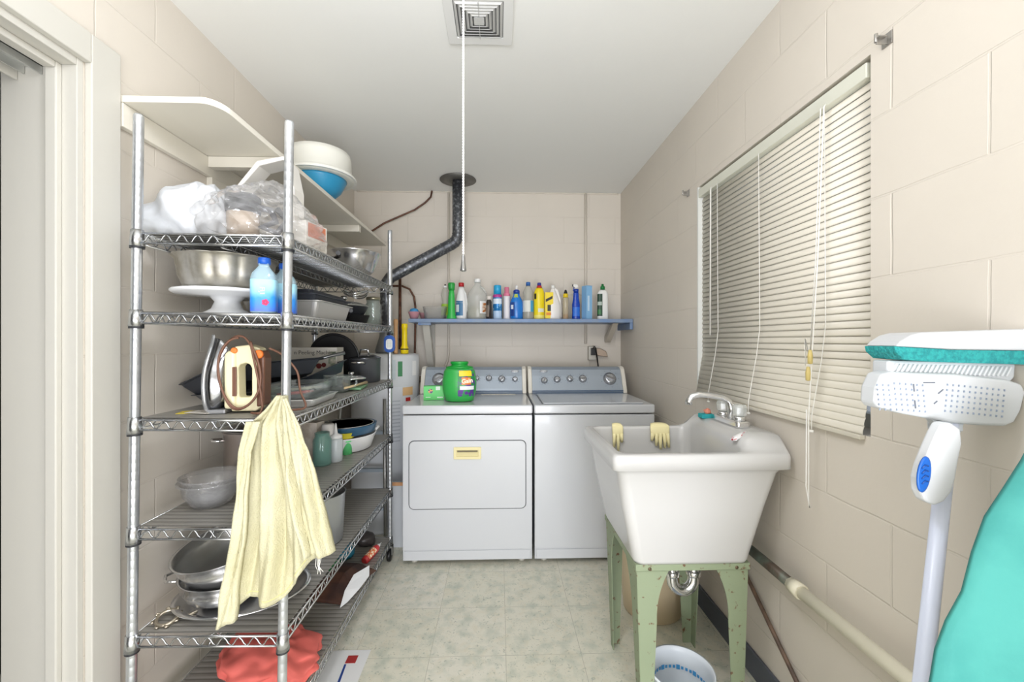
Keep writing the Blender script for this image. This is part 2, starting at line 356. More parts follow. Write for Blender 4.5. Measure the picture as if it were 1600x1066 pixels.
# ------------------------------------------------------------------ pipes and cables on the back wall
WPIPE = mat('#d5cdbf', .5); COPPER = mat('#6d4a38', .4, .5, col2='#503528', cscale=30)
def wallrun(name, label, cat, pts, r, m_, n=10, group=None): return tag(M().tube(pts, r, n).build(name, m_), label, cat, group)
a = at(701, 310, Y=3.26).x
wallrun('painted_conduit', 'beige painted conduit on the back wall beside the dark flue pipe', 'conduit', [(a, 3.268, H-.01), (a, 3.268, 1.17), (a-.01, 3.262, 1.11), (a-.035, 3.26, 1.05), (a-.04, 3.262, .95), (a-.04, 3.262, .3)], .009, WPIPE)
a2 = at(915.5, 310, Y=3.26).x
wallrun('painted_conduit', 'beige painted conduit running from the ceiling down to the wall outlet', 'conduit', [(a2, 3.268, H-.01), (a2, 3.268, 1.245)], .010, WPIPE)
P = lambda x, y, Y=3.25: at(x, y, Y=Y)
wallrun('drain_tube', 'thin brown tube curving up the back wall to the ceiling', 'pipe', [P(560, 372), P(583, 360), P(600, 349), P(625, 338), P(648, 328), P(664, 317), P(673, 308), (P(675, 303).x, 3.25, H-.005)], .007, COPPER)
wallrun('copper_pipe', 'dark copper riser pipe above the white water heater', 'pipe', [(P(625, 430, 3.05).x, 3.05, 1.72), (P(625, 430, 3.05).x, 3.05, 1.205)], .011, COPPER)
wallrun('copper_pipe', 'copper pipe arching down behind the left end of the blue shelf', 'pipe', [P(610, 447, 3.18), P(628, 447, 3.18), P(640, 452, 3.18), P(647, 464, 3.18), P(649, 480, 3.18), P(649, 510, 3.18), P(648, 556, 3.18), P(646, 640, 3.18)], .008, COPPER)
# outlet box with plugs
c = at(929, 551, Y=3.25)
t = thing('wall_outlet', 'metal wall outlet box with plugs above the washing machine', 'outlet', (c.x, YB, c.z))
M().box(-.05, .01, -.045, -.001, -.06, .05).build('outlet_box', mat('#b8b4aa', .4, .4), t, bevel=.004)
m = M(); m.box(-.035, .0, -.075, -.045, -.02, .035); m.tube([(-.02, -.07, .03), (-.018, -.1, .05), (-.005, -.1, .03), (.01, -.07, -.03), (.03, -.03, -.12), (.03, -.03, -.4)], .005, 8); m.build('black_plug', BLACK, t, bevel=.002)
m = M(); m.prism([(.0, .03), (.035, .035), (.085, .01), (.1, -.035), (.06, -.03), (.0, -.02)], 'y', -.06, -.012); m.build('plug_adapter', mat('#b5a392', .3, .6), t, bevel=.004)
# ------------------------------------------------------------------ blue shelf with cleaning products
SZ = 1.424
t = thing('wall_shelf', 'blue painted board shelf on the back wall over washer and dryer', 'shelf', (0, YB, SZ))
xa, xb = at(638, 500, Y=2.96).x, XR-.004
BLUE = mat('#6d87ad', .4, col2='#7d8fa8', cscale=14)
M().box(xa, xb, -.32, -.001, -.026, 0).build('shelf_board', BLUE, t, bevel=.002)
m = M(); m.box(xb-.022, xb, -.318, -.002, -.075, -.026); m.build('end_cleat', BLUE, t, bevel=.002)
bx = at(668, 500, Y=3.1).x
m = M(); m.prism([(-.29, -.029), (-.235, -.029), (-.026, -.30), (-.026, -.38), (-.06, -.38)], 'x', bx-.02, bx+.03); m.box(bx-.02, bx+.03, -.025, -.002, -.37, -.029)
m.build('shelf_bracket', mat('#c9c5bb', .5), t, bevel=.002)
m = M(); m.prism([(-.27, -.029), (-.23, -.029), (-.026, -.12), (-.026, -.17), (-.05, -.17)], 'x', xb-.13, xb-.09); m.build('shelf_bracket', mat('#c9c0b0', .5), t, bevel=.002)
m = M(); m.box(bx-.045, bx+.045, -.31, -.26, -.045, -.026); m.build('bracket_pad', BLUE, t, bevel=.001)
G_CL = 'cleaning products on the blue wall shelf'
YC = 3.07
def S(px): return px*YC/F
def bottle(x0, x1, top, label, cat='bottle', prof=None, body=WHITE, cap=None, capcol=None, sx=1, sy=.7, sq=2, stickers=(), rz=0, name='cleaning_bottle', Y=YC, n=24, extra=None):
    """prof: (r 0..1 of half width, z 0..1 of height)"""
    c = at((x0+x1)/2, top, Y=Y); h = c.z-SZ; hw = (x1-x0)/2*Y/F
    t = thing(name, label, cat, (c.x, c.y, SZ), rz)
    pf = [(r*hw, z*h) for r, z in prof]
    M().lathe(pf, sx=sx, sy=sy, sq=sq, n=n).build('bottle_body', body, t)
    if cap:
        M().lathe([(r*hw, z*h) for r, z in cap], n=18).build('cap', mat(capcol, .35), t)
    g = radfn(pf)
    for (z0, z1, a0, a1, colr) in stickers:
        patch(g, z0*h, z1*h, R(a0), R(a1), sx, sy, sq).build('label_sticker', mat(colr, .4), t)
    if extra: extra(t, hw, h)
    return t
BOT = [(.9, 0), (1, .02), (1, .5), (.95, .6), (.6, .74), (.36, .84), (.34, .9)]
# small pink bowls
for k, (xx, lb, rr) in enumerate(((647, 'small pink bowl holding a blue ball on the left end of blue shelf', 9.0), (662, 'small dusty pink bowl beside the clear tub on the blue shelf', 7.0))):
    c = at(xx, 497, Y=3.02 if k == 0 else 3.12); r = rr*3.05/F
    t = thing('small_bowl', lb, 'bowl', (c.x, c.y, SZ))
    M().lathe([(r*.6, 0), (r, .05), (r*1.02, .052), (r*.94, .05), (r*.55, .006)], cap1=True, n=20).build('bowl', mat('#c8929a', .4) if k == 0 else mat('#b9888a', .4), t)
    if k == 0:
        b = M().lathe([(.001, .032), (r*.6, .037), (r*.8, .055), (r*.6, .073), (r*.1, .079)], n=16).build('blue_ball', [mat('#3d8fc4', .5)], None, (c.x, c.y, SZ))
        tag(b, 'blue and white ball lying in the small pink bowl', 'ball')
c = at(680, 490, Y=3.06)
t = thing('storage_tub', 'empty translucent plastic tub on the blue shelf', 'tub', (c.x, c.y, SZ))
M().lathe([(.07, 0), (.085, .088), (.088, .09), (.083, .088), (.068, .004)], sy=.8, sq=5, n=32).build('tub', clearmat('#f2efe9', .05, .22, .2), t)
def pushcap(t, hw, h): M().lathe([(hw*.16, h*.93), (hw*.2, h*1.0), (hw*.05, h*1.02)], n=12).build('spout', BLACK, t)
bottle(689, 702, 445, 'clear dish soap bottle with green label and black tip, behind green bottle', prof=[(.8, 0), (1, .1), (.95, .35), (.7, .5), (.95, .7), (.7, .86), (.4, .92)], body=mat('#c9c7ba', .1, alpha=.55), cap=[(.4, .91), (.4, .97), (.3, .97)], capcol='#f1f1ee', stickers=[(.12, .45, 190, 350, '#9ec53a')], extra=pushcap, Y=3.12)
bottle(697.5, 713.5, 442, 'slim bright green bottle with green cap on the blue shelf', prof=[(1, 0), (1, .03), (.72, .15), (.62, .6), (.5, .78), (.42, .8)], body=mat('#2fb34a', .35), cap=[(.6, .8), (.65, .86), (.7, .96), (.6, 1)], capcol='#2aa043', Y=3.02)
def handle_wh(t, hw, h): M().tube([(hw*.15, 0, h*.86), (hw*.75, 0, h*.7), (hw*.95, 0, h*.45), (hw*.9, 0, h*.2)], [hw*.2, hw*.18, hw*.2, hw*.16], 8).build('handle', WHITE, t)
bottle(712, 729.5, 442, 'white cleaner bottle with red cap and blue oval label', prof=[(.95, 0), (1, .04), (1, .45), (.6, .78), (.42, .9)], cap=[(.48, .89), (.5, .99), (.4, 1)], capcol='#b8282d', stickers=[(.1, .5, 200, 290, '#2f6f9a'), (.2, .4, 205, 250, '#e5e9ea')], extra=handle_wh)
def jugliq(t, hw, h):
    M().lathe([(hw*.93, .004), (hw*.93, h*.32)], sy=.8, n=24).build('liquid', mat('#d5cfae', .1, alpha=.5), t)
    patch(lambda z: hw, h*.14, h*.44, R(285), R(345), 1, .8, 2, off=.002).build('label_sticker', mat('#eeeeec', .5), t)
    patch(lambda z: hw, h*.17, h*.4, R(300), R(330), 1, .8, 2, off=.0032).build('label_picture', mat('#b86a2a', .5, col2='#e9d9c0', cscale=60), t)
    M().tube([(hw*.2, -.01, h*.82), (hw*.6, -.02, h*.75), (hw*.85, -.01, h*.62)], hw*.1, 8).build('handle', mat('#dfe0da', .2, alpha=.5), t)
bottle(730, 762, 436, 'large clear gallon jug with white cap half full of vinegar', 'jug', prof=[(.95, 0), (1, .03), (1, .55), (.95, .62), (.3, .86), (.28, .92)], sy=.8, body=mat('#dfe0da', .15, alpha=.38), cap=[(.32, .91), (.32, .99), (.28, 1)], capcol='#f3f3f0', name='vinegar_jug', extra=jugliq, Y=3.08)
bottle(759.5, 768.5, 463, 'small dark bottle with white cap next to the clear jug', prof=[(1, 0), (1, .75), (.7, .82), (.7, .85)], sy=1, body=mat('#3a322c', .3), cap=[(.85, .84), (.85, .98), (.7, 1)], capcol='#e6ded6', stickers=[(.1, .6, 200, 270, '#7c6f66')], Y=3.0)
bottle(770, 784.5, 446, 'blue aerosol can with light blue cap and pink band', 'can', prof=[(1, 0), (1, .7), (.85, .74)], sy=1, body=mat('#2a7fc0', .3, .2, col2='#8fc4e6', cscale=50, thr=(.55, .6)), cap=[(.82, .74), (.82, .98), (.7, 1)], capcol='#27a4d6', name='aerosol_can', stickers=[(.64, .72, 200, 340, '#b23c8c'), (.45, .6, 210, 330, '#dfeaf5'), (.02, .25, 215, 325, '#b9d3ee')])
bottle(785.5, 798, 449, 'slim white bottle with pink cap on the blue shelf', prof=[(.9, 0), (.92, .03), (.8, .1), (.78, .68), (.9, .72)], sy=1, body=mat('#e9e6e8', .35), cap=[(.85, .72), (.85, .8), (.6, .82), (.6, .99), (.5, 1)], capcol='#e07f9b')
def trig(colr, side=-1):
    def f(t, hw, h):
        m = M(); m.box(-hw*.3, hw*.3, -.012, .012, h*.82, h*.88); m.prism([(-side*hw*.5, h*.9), (-side*hw*.3, h*.98), (side*hw*.6, h*1.0), (side*hw*.7, h*.94), (side*hw*.2, h*.88)], 'y', -.011, .011)
        m.build('spray_head', mat(colr, .35), t, bevel=.002)
        M().prism([(side*hw*.35, h*.92), (side*hw*.5, h*.92), (side*hw*.75, h*.8), (side*hw*.6, h*.8)], 'y', -.007, .007).build('trigger', mat('#1c3a8c', .4), t)
        M().box(side*hw*.7-.004, side*hw*.7+.004, -.006, .006, h*.93, h*.99).build('nozzle', mat('#20222a', .4), t)
    return f
def pump(t, hw, h): M().lathe([(hw*.2, h*.86), (hw*.22, h*.97), (hw*.12, h*1.0)], n=12).build('spout', WHITE, t)
bottle(797, 817, 446, 'blue window cleaner bottle with rounded shoulders and white nozzle', prof=[(.9, 0), (1, .04), (1, .48), (.85, .58), (.5, .7), (.5, .78)], body=mat('#1d7ad0', .25), cap=[(.5, .76), (.5, .84), (.36, .87)], capcol='#1c3f9a', stickers=[(.1, .5, 205, 250, '#1a3f88'), (.3, .42, 210, 240, '#e7edf3'), (.64, .74, 230, 290, '#b6c64a')], extra=pump)
bottle(816.5, 834, 441, 'clear waisted bottle with blue cap and white and blue label', prof=[(.9, 0), (1, .04), (1, .5), (.82, .58), (.95, .72), (.6, .85), (.34, .9)], sy=1, body=mat('#cfcdbf', .1, alpha=.5), cap=[(.4, .9), (.4, .98), (.35, 1)], capcol='#2a62a8', stickers=[(.2, .5, 190, 290, '#dfe0d8'), (.2, .5, 291, 345, '#4aa3cf')])
bottle(834, 851, 442, 'yellow cleaner bottle with red collar and dark blue cap', prof=[(.95, 0), (1, .04), (1, .7), (.8, .8), (.5, .87)], body=mat('#f2d91d', .3), cap=[(.36, .91), (.36, .98), (.3, 1)], capcol='#2b2f8c', stickers=[(.03, .12, 200, 340, '#f7ea7a'), (.2, .3, 255, 320, '#dfe3d2'), (.55, .7, 205, 235, '#2d2a20')], extra=lambda t, hw, h: M().lathe([(hw*.52, h*.86), (hw*.4, h*.92)], n=16).build('collar', mat('#c0282a', .4), t))
def yl(t, hw, h):
    M().tube([(hw*.0, .01, h*.93), (hw*.5, .01, h*.85), (hw*.8, .01, h*.6), (hw*.85, .01, h*.3), (hw*.85, .01, h*.02)], [hw*.2, hw*.22, hw*.2, hw*.24, hw*.26], 10).build('handle', mat('#ece8e2', .35), t)
    M().box(-hw*.97, -hw*.02, -.0375, -.036, h*.03, h*.78).build('label_sticker', mat('#f2d50f', .4), t)
    m = M(); m.box(-hw*.85, -hw*.1, -.0385, -.0375, h*.02+h*.1, h*.2); m.build('red_print', mat('#e8892a', .5), t)
    m = M(); m.box(-hw*.7, -hw*.3, -.0385, -.0375, h*.24, h*.42); m.build('dark_print', mat('#2b2d22', .5), t)
    m = M().prism([(-hw*.9, h*.5), (-hw*.1, h*.6), (-hw*.1, h*.68), (-hw*.9, h*.58)], 'y', -.0386, -.0375); m.build('black_swoosh', mat('#1f1f1a', .5), t)
bottle(850.5, 877, 446, 'white handled cleaner bottle with a yellow front label', prof=[(.9, 0), (.95, .03), (.95, .4), (.6, .68), (.25, .86), (.22, .92)], sy=.68, body=mat('#ece8e2', .35), cap=[(.2, .9), (.22, 1)], capcol='#efeeea', extra=yl)
bottle(878.5, 889, 453, 'small clear oil bottle with yellow collar and black tip', prof=[(.9, 0), (.92, .03), (.9, .7), (.8, .74)], sy=1, body=mat('#cdbf9d', .1, alpha=.5), cap=[(.75, .74), (.75, .86), (.6, .87)], capcol='#e8c81e', extra=lambda t, hw, h: (M().lathe([(hw*.55, h*.87), (hw*.5, h*.92), (hw*.25, h*1.0)], n=12).build('spout', BLACK, t), M().lathe([(hw*.8, .003), (hw*.8, h*.18)], n=16).build('liquid', mat('#b9661e', .2), t)))
bottle(893, 907, 444, 'dark blue spray bottle with white trigger head beside light blue box', prof=[(.9, 0), (.95, .03), (.85, .2), (.9, .42), (.65, .6), (.6, .74), (.5, .78)], body=mat('#1745b0', .25), cap=[(.55, .76), (.6, .84), (.5, .86)], capcol='#1a3fa0', stickers=[(.1, .35, 215, 330, '#2a6fd0')], extra=trig('#e9e6df'))
c = at(916.5, 447, Y=3.04)
t = thing('carton', 'tall light blue carton standing between spray bottle and white bottle', 'box', (c.x, c.y, SZ), R(24))
hC = c.z-SZ; M().box(-.022, .028, -.03, .03, 0, hC).build('box_body', mat('#86b8df', .5), t, bevel=.001)
M().box(-.012, .004, -.0306, -.03, hC*.25, hC*.7).build('print_strip', mat('#c8dff2', .5), t)
bottle(933, 950, 444, 'white flat bottle with green cap and dark green label', prof=[(.95, 0), (1, .02), (.95, .74), (.6, .82), (.36, .84)], body=mat('#ecece8', .35), sq=4, sy=.5, cap=[(.42, .84), (.42, .93), (.25, .94), (.2, 1)], capcol='#157a3c', stickers=[(.1, .72, 185, 262, '#17402a'), (.15, .28, 200, 250, '#2d7a3c'), (.4, .5, 190, 255, '#c9d6cc')])
# ------------------------------------------------------------------ dryer and washer
ENAMEL = mat('#cfd1d3', .22, coat=.3); SEAM = mat('#8e9196', .5); CAP_W = mat('#e6e1d4', .35); PANEL = mat('#a6b0ba', .38, .3)
def appliance(name, label, cat, x0, x1, flip):
    yf = 2.36; w_ = x1-x0
    t = thing(name, label, cat, (x0, yf, 0))
    m = M(); m.box(.003, w_-.003, .004, .66, .025, .845); m.box(.003, w_-.003, .0, .004, .085, .84)
    m.box(.012, w_-.012, -.002, .004, .028, .08); m.build('cabinet', ENAMEL, t, bevel=.004)
    M().box(0, w_, -.004, .665, .852, .902).build('top_panel', ENAMEL, t, bevel=.009, seg=3)
    m = M()
    for x in (.06, w_-.06):
        for y in (.05, .6): m.lathe([(.017, 0), (.019, .006), (.012, .012), (.011, .03)], c=(x, y, 0), n=14)
    m.build('foot', mat('#c9c6bb', .5), t)
    # console
    cy = .51; prof = [(cy, .903), (cy+.012, .935), (cy+.05, 1.02), (cy+.075, 1.062), (cy+.10, 1.078), (cy+.15, 1.08), (cy+.16, .903)]
    m = M(); m.prism(prof, 'x', .03, w_-.03); m.build('console', PANEL, t, bevel=.002)
    prof2 = [(y-(.008 if y < cy+.14 else 0), z+(.005 if z > .91 else 0)) for y, z in prof]
    for xs in ((.002, .03), (w_-.03, w_-.002)):
        M().prism(prof2, 'x', *xs).build('console_end_cap', CAP_W, t, bevel=.006, seg=3)
    m = M(); m.box(.03, w_-.03, cy-.004, cy+.003, .903, .911); m.box(.03, w_-.03, cy-.002, cy+.006, .916, .924); m.build('console_strip', mat('#5b6f88', .35), t)
    return t, w_, cy
def onpanel(cy, z):  # y on sloped panel
    return cy+.012+(z-.935)*(.038/.085)
SL = math.atan2(.038, .085)
def knob(t, cy, x, z, r, ang, big=False):
    K = M(); K.lathe([(r*1.15, 0), (r*1.15, .003), (r, .005), (r*.95, .014), (r*.6, .018)], n=24)
    K2 = M().obox((0, 0, .02), (r*1.7, r*.45, .012), Matrix.Rotation(ang, 3, 'Z'))
    rot = (PI/2-SL, 0, 0); y = onpanel(cy, z)-.001
    o = K.build('knob', mat('#b9bcc0', .25, .7), t, (x, y, z), rot)
    K2.build('knob_grip', mat('#8f8f90', .3, .6), o, bevel=.002)
    m = M()
    for k in range(9):
        a = k/9*2*PI; m.obox((math.cos(a)*r*1.55, math.sin(a)*r*1.55, .0008), (.007, .0018, .0006))
    m.build('dial_mark', mat('#5c6673', .5), t, (x, y, z), rot)
t, w_, cy = appliance('clothes_dryer', 'white dryer with wide front door and yellowed handle', 'dryer', -.546, .190, 0)
# door
dx0, dx1, dz0, dz1 = .036, w_-.036, .315, .705
M().ringprism(rrect(dx0, dx1, dz0, dz1, .03), rrect(dx0+.004, dx1-.004, dz0+.004, dz1-.004, .027), 'y', -.0016, .004).build('door_gasket', mat('#4a4c50', .6), t)
d = M().prism(rrect(dx0+.004, dx1-.004, dz0+.004, dz1-.004, .027), 'y', -.0065, .003).build('door', ENAMEL, t, bevel=.003)
hx0 = at(709, 700, Y=2.36).x+.546; hx1 = at(752, 700, Y=2.36).x+.546
hm = M().ringprism(rrect(hx0, hx1, .60, .668, .004, 2), rrect(hx0+.016, hx1-.016, .615, .65, .003, 2), 'y', -.014, -.0066).build('door_handle', mat('#e8dca6', .4), d, bevel=.002)
M().box(hx0+.016, hx1-.016, -.0085, -.0066, .615, .65).build('handle_recess', mat('#dccf98', .5), hm)
M().box(hx0+.02, hx1-.02, -.0125, -.0085, .64, .648).build('handle_slot', mat('#6d6448', .5), hm)
for px, r, z, ang in ((686, .040, 1.0, .5), (745.5, .015, 1.005, 1.2), (764, .020, 1.005, 1.57), (784, .022, 1.0, .9), (804.5, .018, .998, 0)):
    knob(t, cy, at(px, 593, Y=2.92).x+.546, z, r, ang)
xl = at(805, 577, Y=2.95).x+.546
M().lathe([(.028, 0), (.028, .002), (.02, .003)], sy=.3, n=24).build('badge', mat('#d8d9da', .3, .5), t, (xl-.002, onpanel(cy, 1.052), 1.052), (PI/2-SL, 0, 0))
text('Whirlpool', .012, t, mat('#4b5560', .5), (xl-.002, onpanel(cy, 1.052)-.0045, 1.052), (PI/2-SL, 0, 0))
M().prism([(.42, .0), (.48, .02), (.62, .02), (.66, .0)], 'z', .9025, .906).T(Matrix.Translation((0, .46, 0))).build('lint_screen_cover', mat('#e2ddd0', .35), t, bevel=.002)
t, w_, cy = appliance('washing_machine', 'white top loading washing machine right of the dryer', 'washer', .199, .893, 1)
m = M().prism(rrect(.055, w_-.055, .03, .46, .01, 3), 'z', .9025, .909); lid = m.build('lid', mat('#d5d8dc', .2, coat=.4), t, bevel=.003)
m = M(); m.box(.06, w_-.06, .022, .028, .9022, .9032); m.box(.049, .053, .03, .46, .9022, .9032); m.build('lid_gap', mat('#6d737c', .6), t)
for px, r, z, ang in ((850, .021, .99, 1.2), (870, .022, .996, 0), (890, .021, 1.0, -1.0), (910, .025, 1.0, .1), (952, .040, 1.0, -.4)):
    knob(t, cy, at(px, 590, Y=2.92).x-.199, z, r, ang)
xl = at(849, 577, Y=2.95).x-.199
M().lathe([(.028, 0), (.028, .002), (.02, .003)], sy=.3, n=24).build('badge', mat('#d8d9da', .3, .5), t, (xl, onpanel(cy, 1.052), 1.052), (PI/2-SL, 0, 0))
text('Whirlpool', .012, t, mat('#4b5560', .5), (xl, onpanel(cy, 1.052)-.0045, 1.052), (PI/2-SL, 0, 0))
# detergent tub
c = at(718, 627, Z=.903); c.y = max(c.y, 2.52)
c = at(718, 600, Y=2.53)
t = thing('detergent_tub', 'round bright green detergent tub with lid on the dryer', 'tub', (c.x, c.y, .903))
q = 2.53/F
prof = [(17*q, 0), (22*q, .006), (26*q, .07), (26.5*q, .12), (24*q, .18), (20*q, .205)]
GRN = mat('#3aae50', .28); M().lathe(prof, n=36, sy=.72, sq=2.4).build('tub_body', GRN, t)
M().lathe([(21*q, .200), (21*q, .208), (13*q, .214), (12.5*q, .224), (14*q, .226), (14*q, .238), (12*q, .24)], n=32, sy=.8).build('tub_lid', mat('#1f9e3c', .3), t)
g = radfn(prof)
patch(g, .035, .19, R(268), R(332), 1, .72, 2.4, n=16, nz=8).build('label_sticker', mat('#1f8f45', .35, col2='#5a2f8a', cscale=45, thr=(.5, .52)), t)
patch(g, .155, .188, R(272), R(318), 1, .72, 2.4, off=.0018).build('yellow_band', mat('#efd92a', .4), t)
patch(g, .075, .097, R(275), R(325), 1, .72, 2.4, off=.0018).build('white_band', mat('#eceeee', .4), t)
patch(g, .105, .148, R(281), R(312), 1, .72, 2.4, off=.0018).build('orange_burst', mat('#f0883a', .4), t)
an = R(26); text('Gain', .036, t, mat('#fff4d8', .4), (.052, -.0715, .127), (PI/2, R(-6), R(17)), bold=.0012)
c = at(678, 612, Y=2.6)
t = thing('carton', 'small green carton beside the detergent tub on the dryer', 'box', (c.x, c.y, .903), R(8))
bw = 31*2.6/F/2; M().box(-bw, bw, -.03, .03, 0, .085).build('box_body', mat('#5fcf6a', .45), t, bevel=.001)
m = M().lathe([(.014, 0), (.014, .001)], n=20); m.build('round_emblem', mat('#e2a05a', .4, col2='#3a2a70', cscale=80, thr=(.5, .52)), t, (-.02, -.0302, .055), (PI/2, 0, 0))
M().box(.012, .038, -.0312, -.03, .06, .083).build('white_tag', mat('#e6f0e2', .5), t)
m = M(); m.box(.02, .055, -.0312, -.03, .012, .02); m.box(-.05, -.02, -.0312, -.03, .016, .02); m.build('white_print', mat('#dff3dd', .5), t)
# floor-standing items between heater and dryer
c = at(656, 590, Y=3.16)
t = thing('shutoff_valve', 'brass water valve on a tan pipe between heater and dryer', 'valve', (c.x, 3.16, 0))
M().tube([(0, 0, .0), (0, 0, .955)], .014, 10).build('tan_pipe', mat('#b89a78', .6), t)
m = M(); m.tube([(0, 0, .955), (0, 0, 1.0)], .018, 10); m.tube([(-.03, -.01, .99), (.045, -.01, .99)], .012, 10); m.lathe([(.02, 0), (.02, .008)], c=(-.03, -.02, .985), n=12, mx=Matrix.Rotation(PI/2, 3, 'X')); m.lathe([(.02, 0), (.02, .008)], c=(.04, -.02, .985), n=12, mx=Matrix.Rotation(PI/2, 3, 'X'))
m.build('valve_body', mat('#857058', .35, .7), t)
# ------------------------------------------------------------------ water heater
t = thing('water_heater', 'white cylindrical water heater in the back left corner', 'water heater', (hx, hy, 0))
M().lathe([(.225, .0), (.23, .02), (.23, 1.15), (.225, 1.17), (.2, 1.178), (0.02, 1.18)], n=56).build('tank', mat('#d9dcde', .35), t)
M().lathe([(.07, 1.178), (.075, 1.2), (.045, 1.30), (.044, 1.33)], n=24).build('draft_hood', mat('#8a8c8e', .4, .7), t)
def hlab(z0, z1, a0, a1, colr, nm='label_sticker'): return patch(lambda z: .23, z0, z1, R(a0), R(a1), off=.001).build(nm, mat(colr, .5), t)
hlab(1.03, 1.13, 304, 312, '#4f8f63', 'green_label'); hlab(1.01, 1.14, 290, 300, '#cdd9dc'); hlab(1.03, 1.13, 333, 345, '#f0f0ee')
hlab(.55, .96, 283, 312, '#dfe2e6'); hlab(.9, .955, 312.5, 334, '#e8c08a', 'orange_label'); hlab(.5, .895, 312.5, 334, '#e4e6e8')
patch(lambda z: .23, .86, .885, R(318), R(328), off=.002).build('red_mark', mat('#c9302c', .5), t)
m = M()
for k in range(12):
    q_ = patch(lambda z: .23, .55+k*.024, .558+k*.024, R(315), R(331), off=.002, nz=1); m.add(q_.v, q_.f)
    q_ = patch(lambda z: .23, .6+k*.024, .608+k*.024, R(286), R(308), off=.002, nz=1); m.add(q_.v, q_.f)
m.build('printed_lines', mat('#c2c7cc', .5), t)
hlab(.3, .36, 313, 334, '#d9b48c', 'orange_label')
# items on top of the heater
c = at(637, 550, Y=2.93)
t = thing('flashlight', 'yellow flashlight standing on its lens on the water heater', 'flashlight', (hx+.152, hy-.1, 1.18))
M().lathe([(.027, 0), (.028, .035), (.019, .06), (.018, .17), (.021, .175), (.021, .2), (.017, .205)], n=20).build('flashlight_body', mat('#f0d40f', .35), t)
M().lathe([(.0285, .026), (.0285, .034)], n=20).build('black_band', BLACK, t)
tag(M().lathe([(.013, 0), (.014, .02), (.012, .04), (.0125, .19), (.015, .2), (.016, .22), (.012, .235)], n=14).build('wooden_handle', mat('#c79a6b', .5), None, (hx+.10, hy-.13, 1.18)), 'wooden tool handle standing upright beside the yellow flashlight', 'handle')
# folded step ladder and box behind shelving
t = thing('step_ladder', 'folded grey metal step ladder leaning behind the shelving', 'ladder', (-.86, 2.62, 0))
m = M()
for x in (-.17, .17): m.tube([(x, -.07, 0), (x*.8, .03, .9)], .011, 8)
m.build('ladder_rail', DULL, t)
for z in (.22, .45, .68): M().box(-.15, .15, -.055+z*.1, -.025+z*.1, z, z+.02).build('step', mat('#9aa5ad', .5), t)
t = thing('cardboard_box', 'white cardboard box on the floor between shelving and dryer', 'box', (-.70, 2.60, 0))
M().box(.03, .13, -.03, .05, 0, .38).build('box_body', mat('#cfd2d4', .6), t, bevel=.002)
M().prism([(.03, .38), (.13, .38), (.135, .40), (.035, .40)], 'y', -.035, -.03).build('orange_flap', mat('#d8a070', .6), t)
# ------------------------------------------------------------------ wire shelving unit
X0, X1, Y0, Y1 = -1.045, -.618, 1.23, 2.42
t = thing('wire_shelving_unit', 'tall chrome wire shelving unit with six shelves and grey liners', 'shelving unit', (0, 0, 0))
def lean(x, y, z):   # the front posts lean slightly
    return x+(.0125*(z-1.3) if y < 1.8 else 0)
def corner(x, y, z): return Vector((lean(x, y, z), y, z))
POSTS = [(X0, Y0, 1.918), (X1, Y0, 1.905), (X1-.012, Y1, 1.905), (X0-.012, Y1, 1.905)]
for i, (x, y, zt) in enumerate(POSTS):
    zz_ = [(.115, .0127)]
    for k in range(1, int((zt-.13)/.0254)):
        z = .13+k*.0254; zz_ += [(z-.0009, .0127), (z, .0125), (z+.0009, .0127)]
    zz_ += [(zt-.006, .0127), (zt, .0105)]
    M().tube([corner(x, y, z) for z, r in zz_], [r for z, r in zz_], 20).build('post', ZINC, t)
    cs = M(); b = corner(x, y, 0); cs.tube([(b.x, b.y, .085), (b.x, b.y, .118)], .009, 10); cs.box(b.x-.018, b.x-.014, b.y-.02, b.y+.012, .04, .09); cs.box(b.x+.014, b.x+.018, b.y-.02, b.y+.012, .04, .09); cs.box(b.x-.018, b.x+.018, b.y-.02, b.y+.012, .086, .09)
    o = cs.build('caster', DULL, t)
    M().lathe([(.01, -.012), (.03, -.011), (.034, -.006), (.034, .006), (.03, .011), (.01, .012)], mx=Matrix.Rotation(PI/2, 3, 'Y'), c=(b.x, b.y-.008, .036), n=24).build('wheel', BLACK, o)
SH = [1.580, 1.350, 1.042, .727, .417, .135]
LINER = ribbed_mat(); WIRE = mat('#c6c8ca', .25, .95)
DROP = .006
def surf(x, y, z):
    u = (x-X0)/(X1-X0); v = (y-Y0)/(Y1-Y0); return z-DROP*u*(1-v)
def sp(x, y, z, dz=0): return Vector((lean(x, y, z), y, surf(x, y, z)+dz))
def zig(m, a, b, up, dn, pitch, r):
    a = Vector(a); b = Vector(b); L_ = (b-a).length; n = max(2, int(round(L_/pitch))); pts = []
    for k in range(n+1):
        for s_ in ((0, .18, .32, .5, .68, .82) if k < n else (0,)):
            tt = (k+s_)/n
            zz = dn+(up-dn)*(.5-.5*math.cos(2*PI*(k+s_)))
            pts.append(a.lerp(b, tt)+Vector((0, 0, zz)))
    m.tube(pts, r, 6)
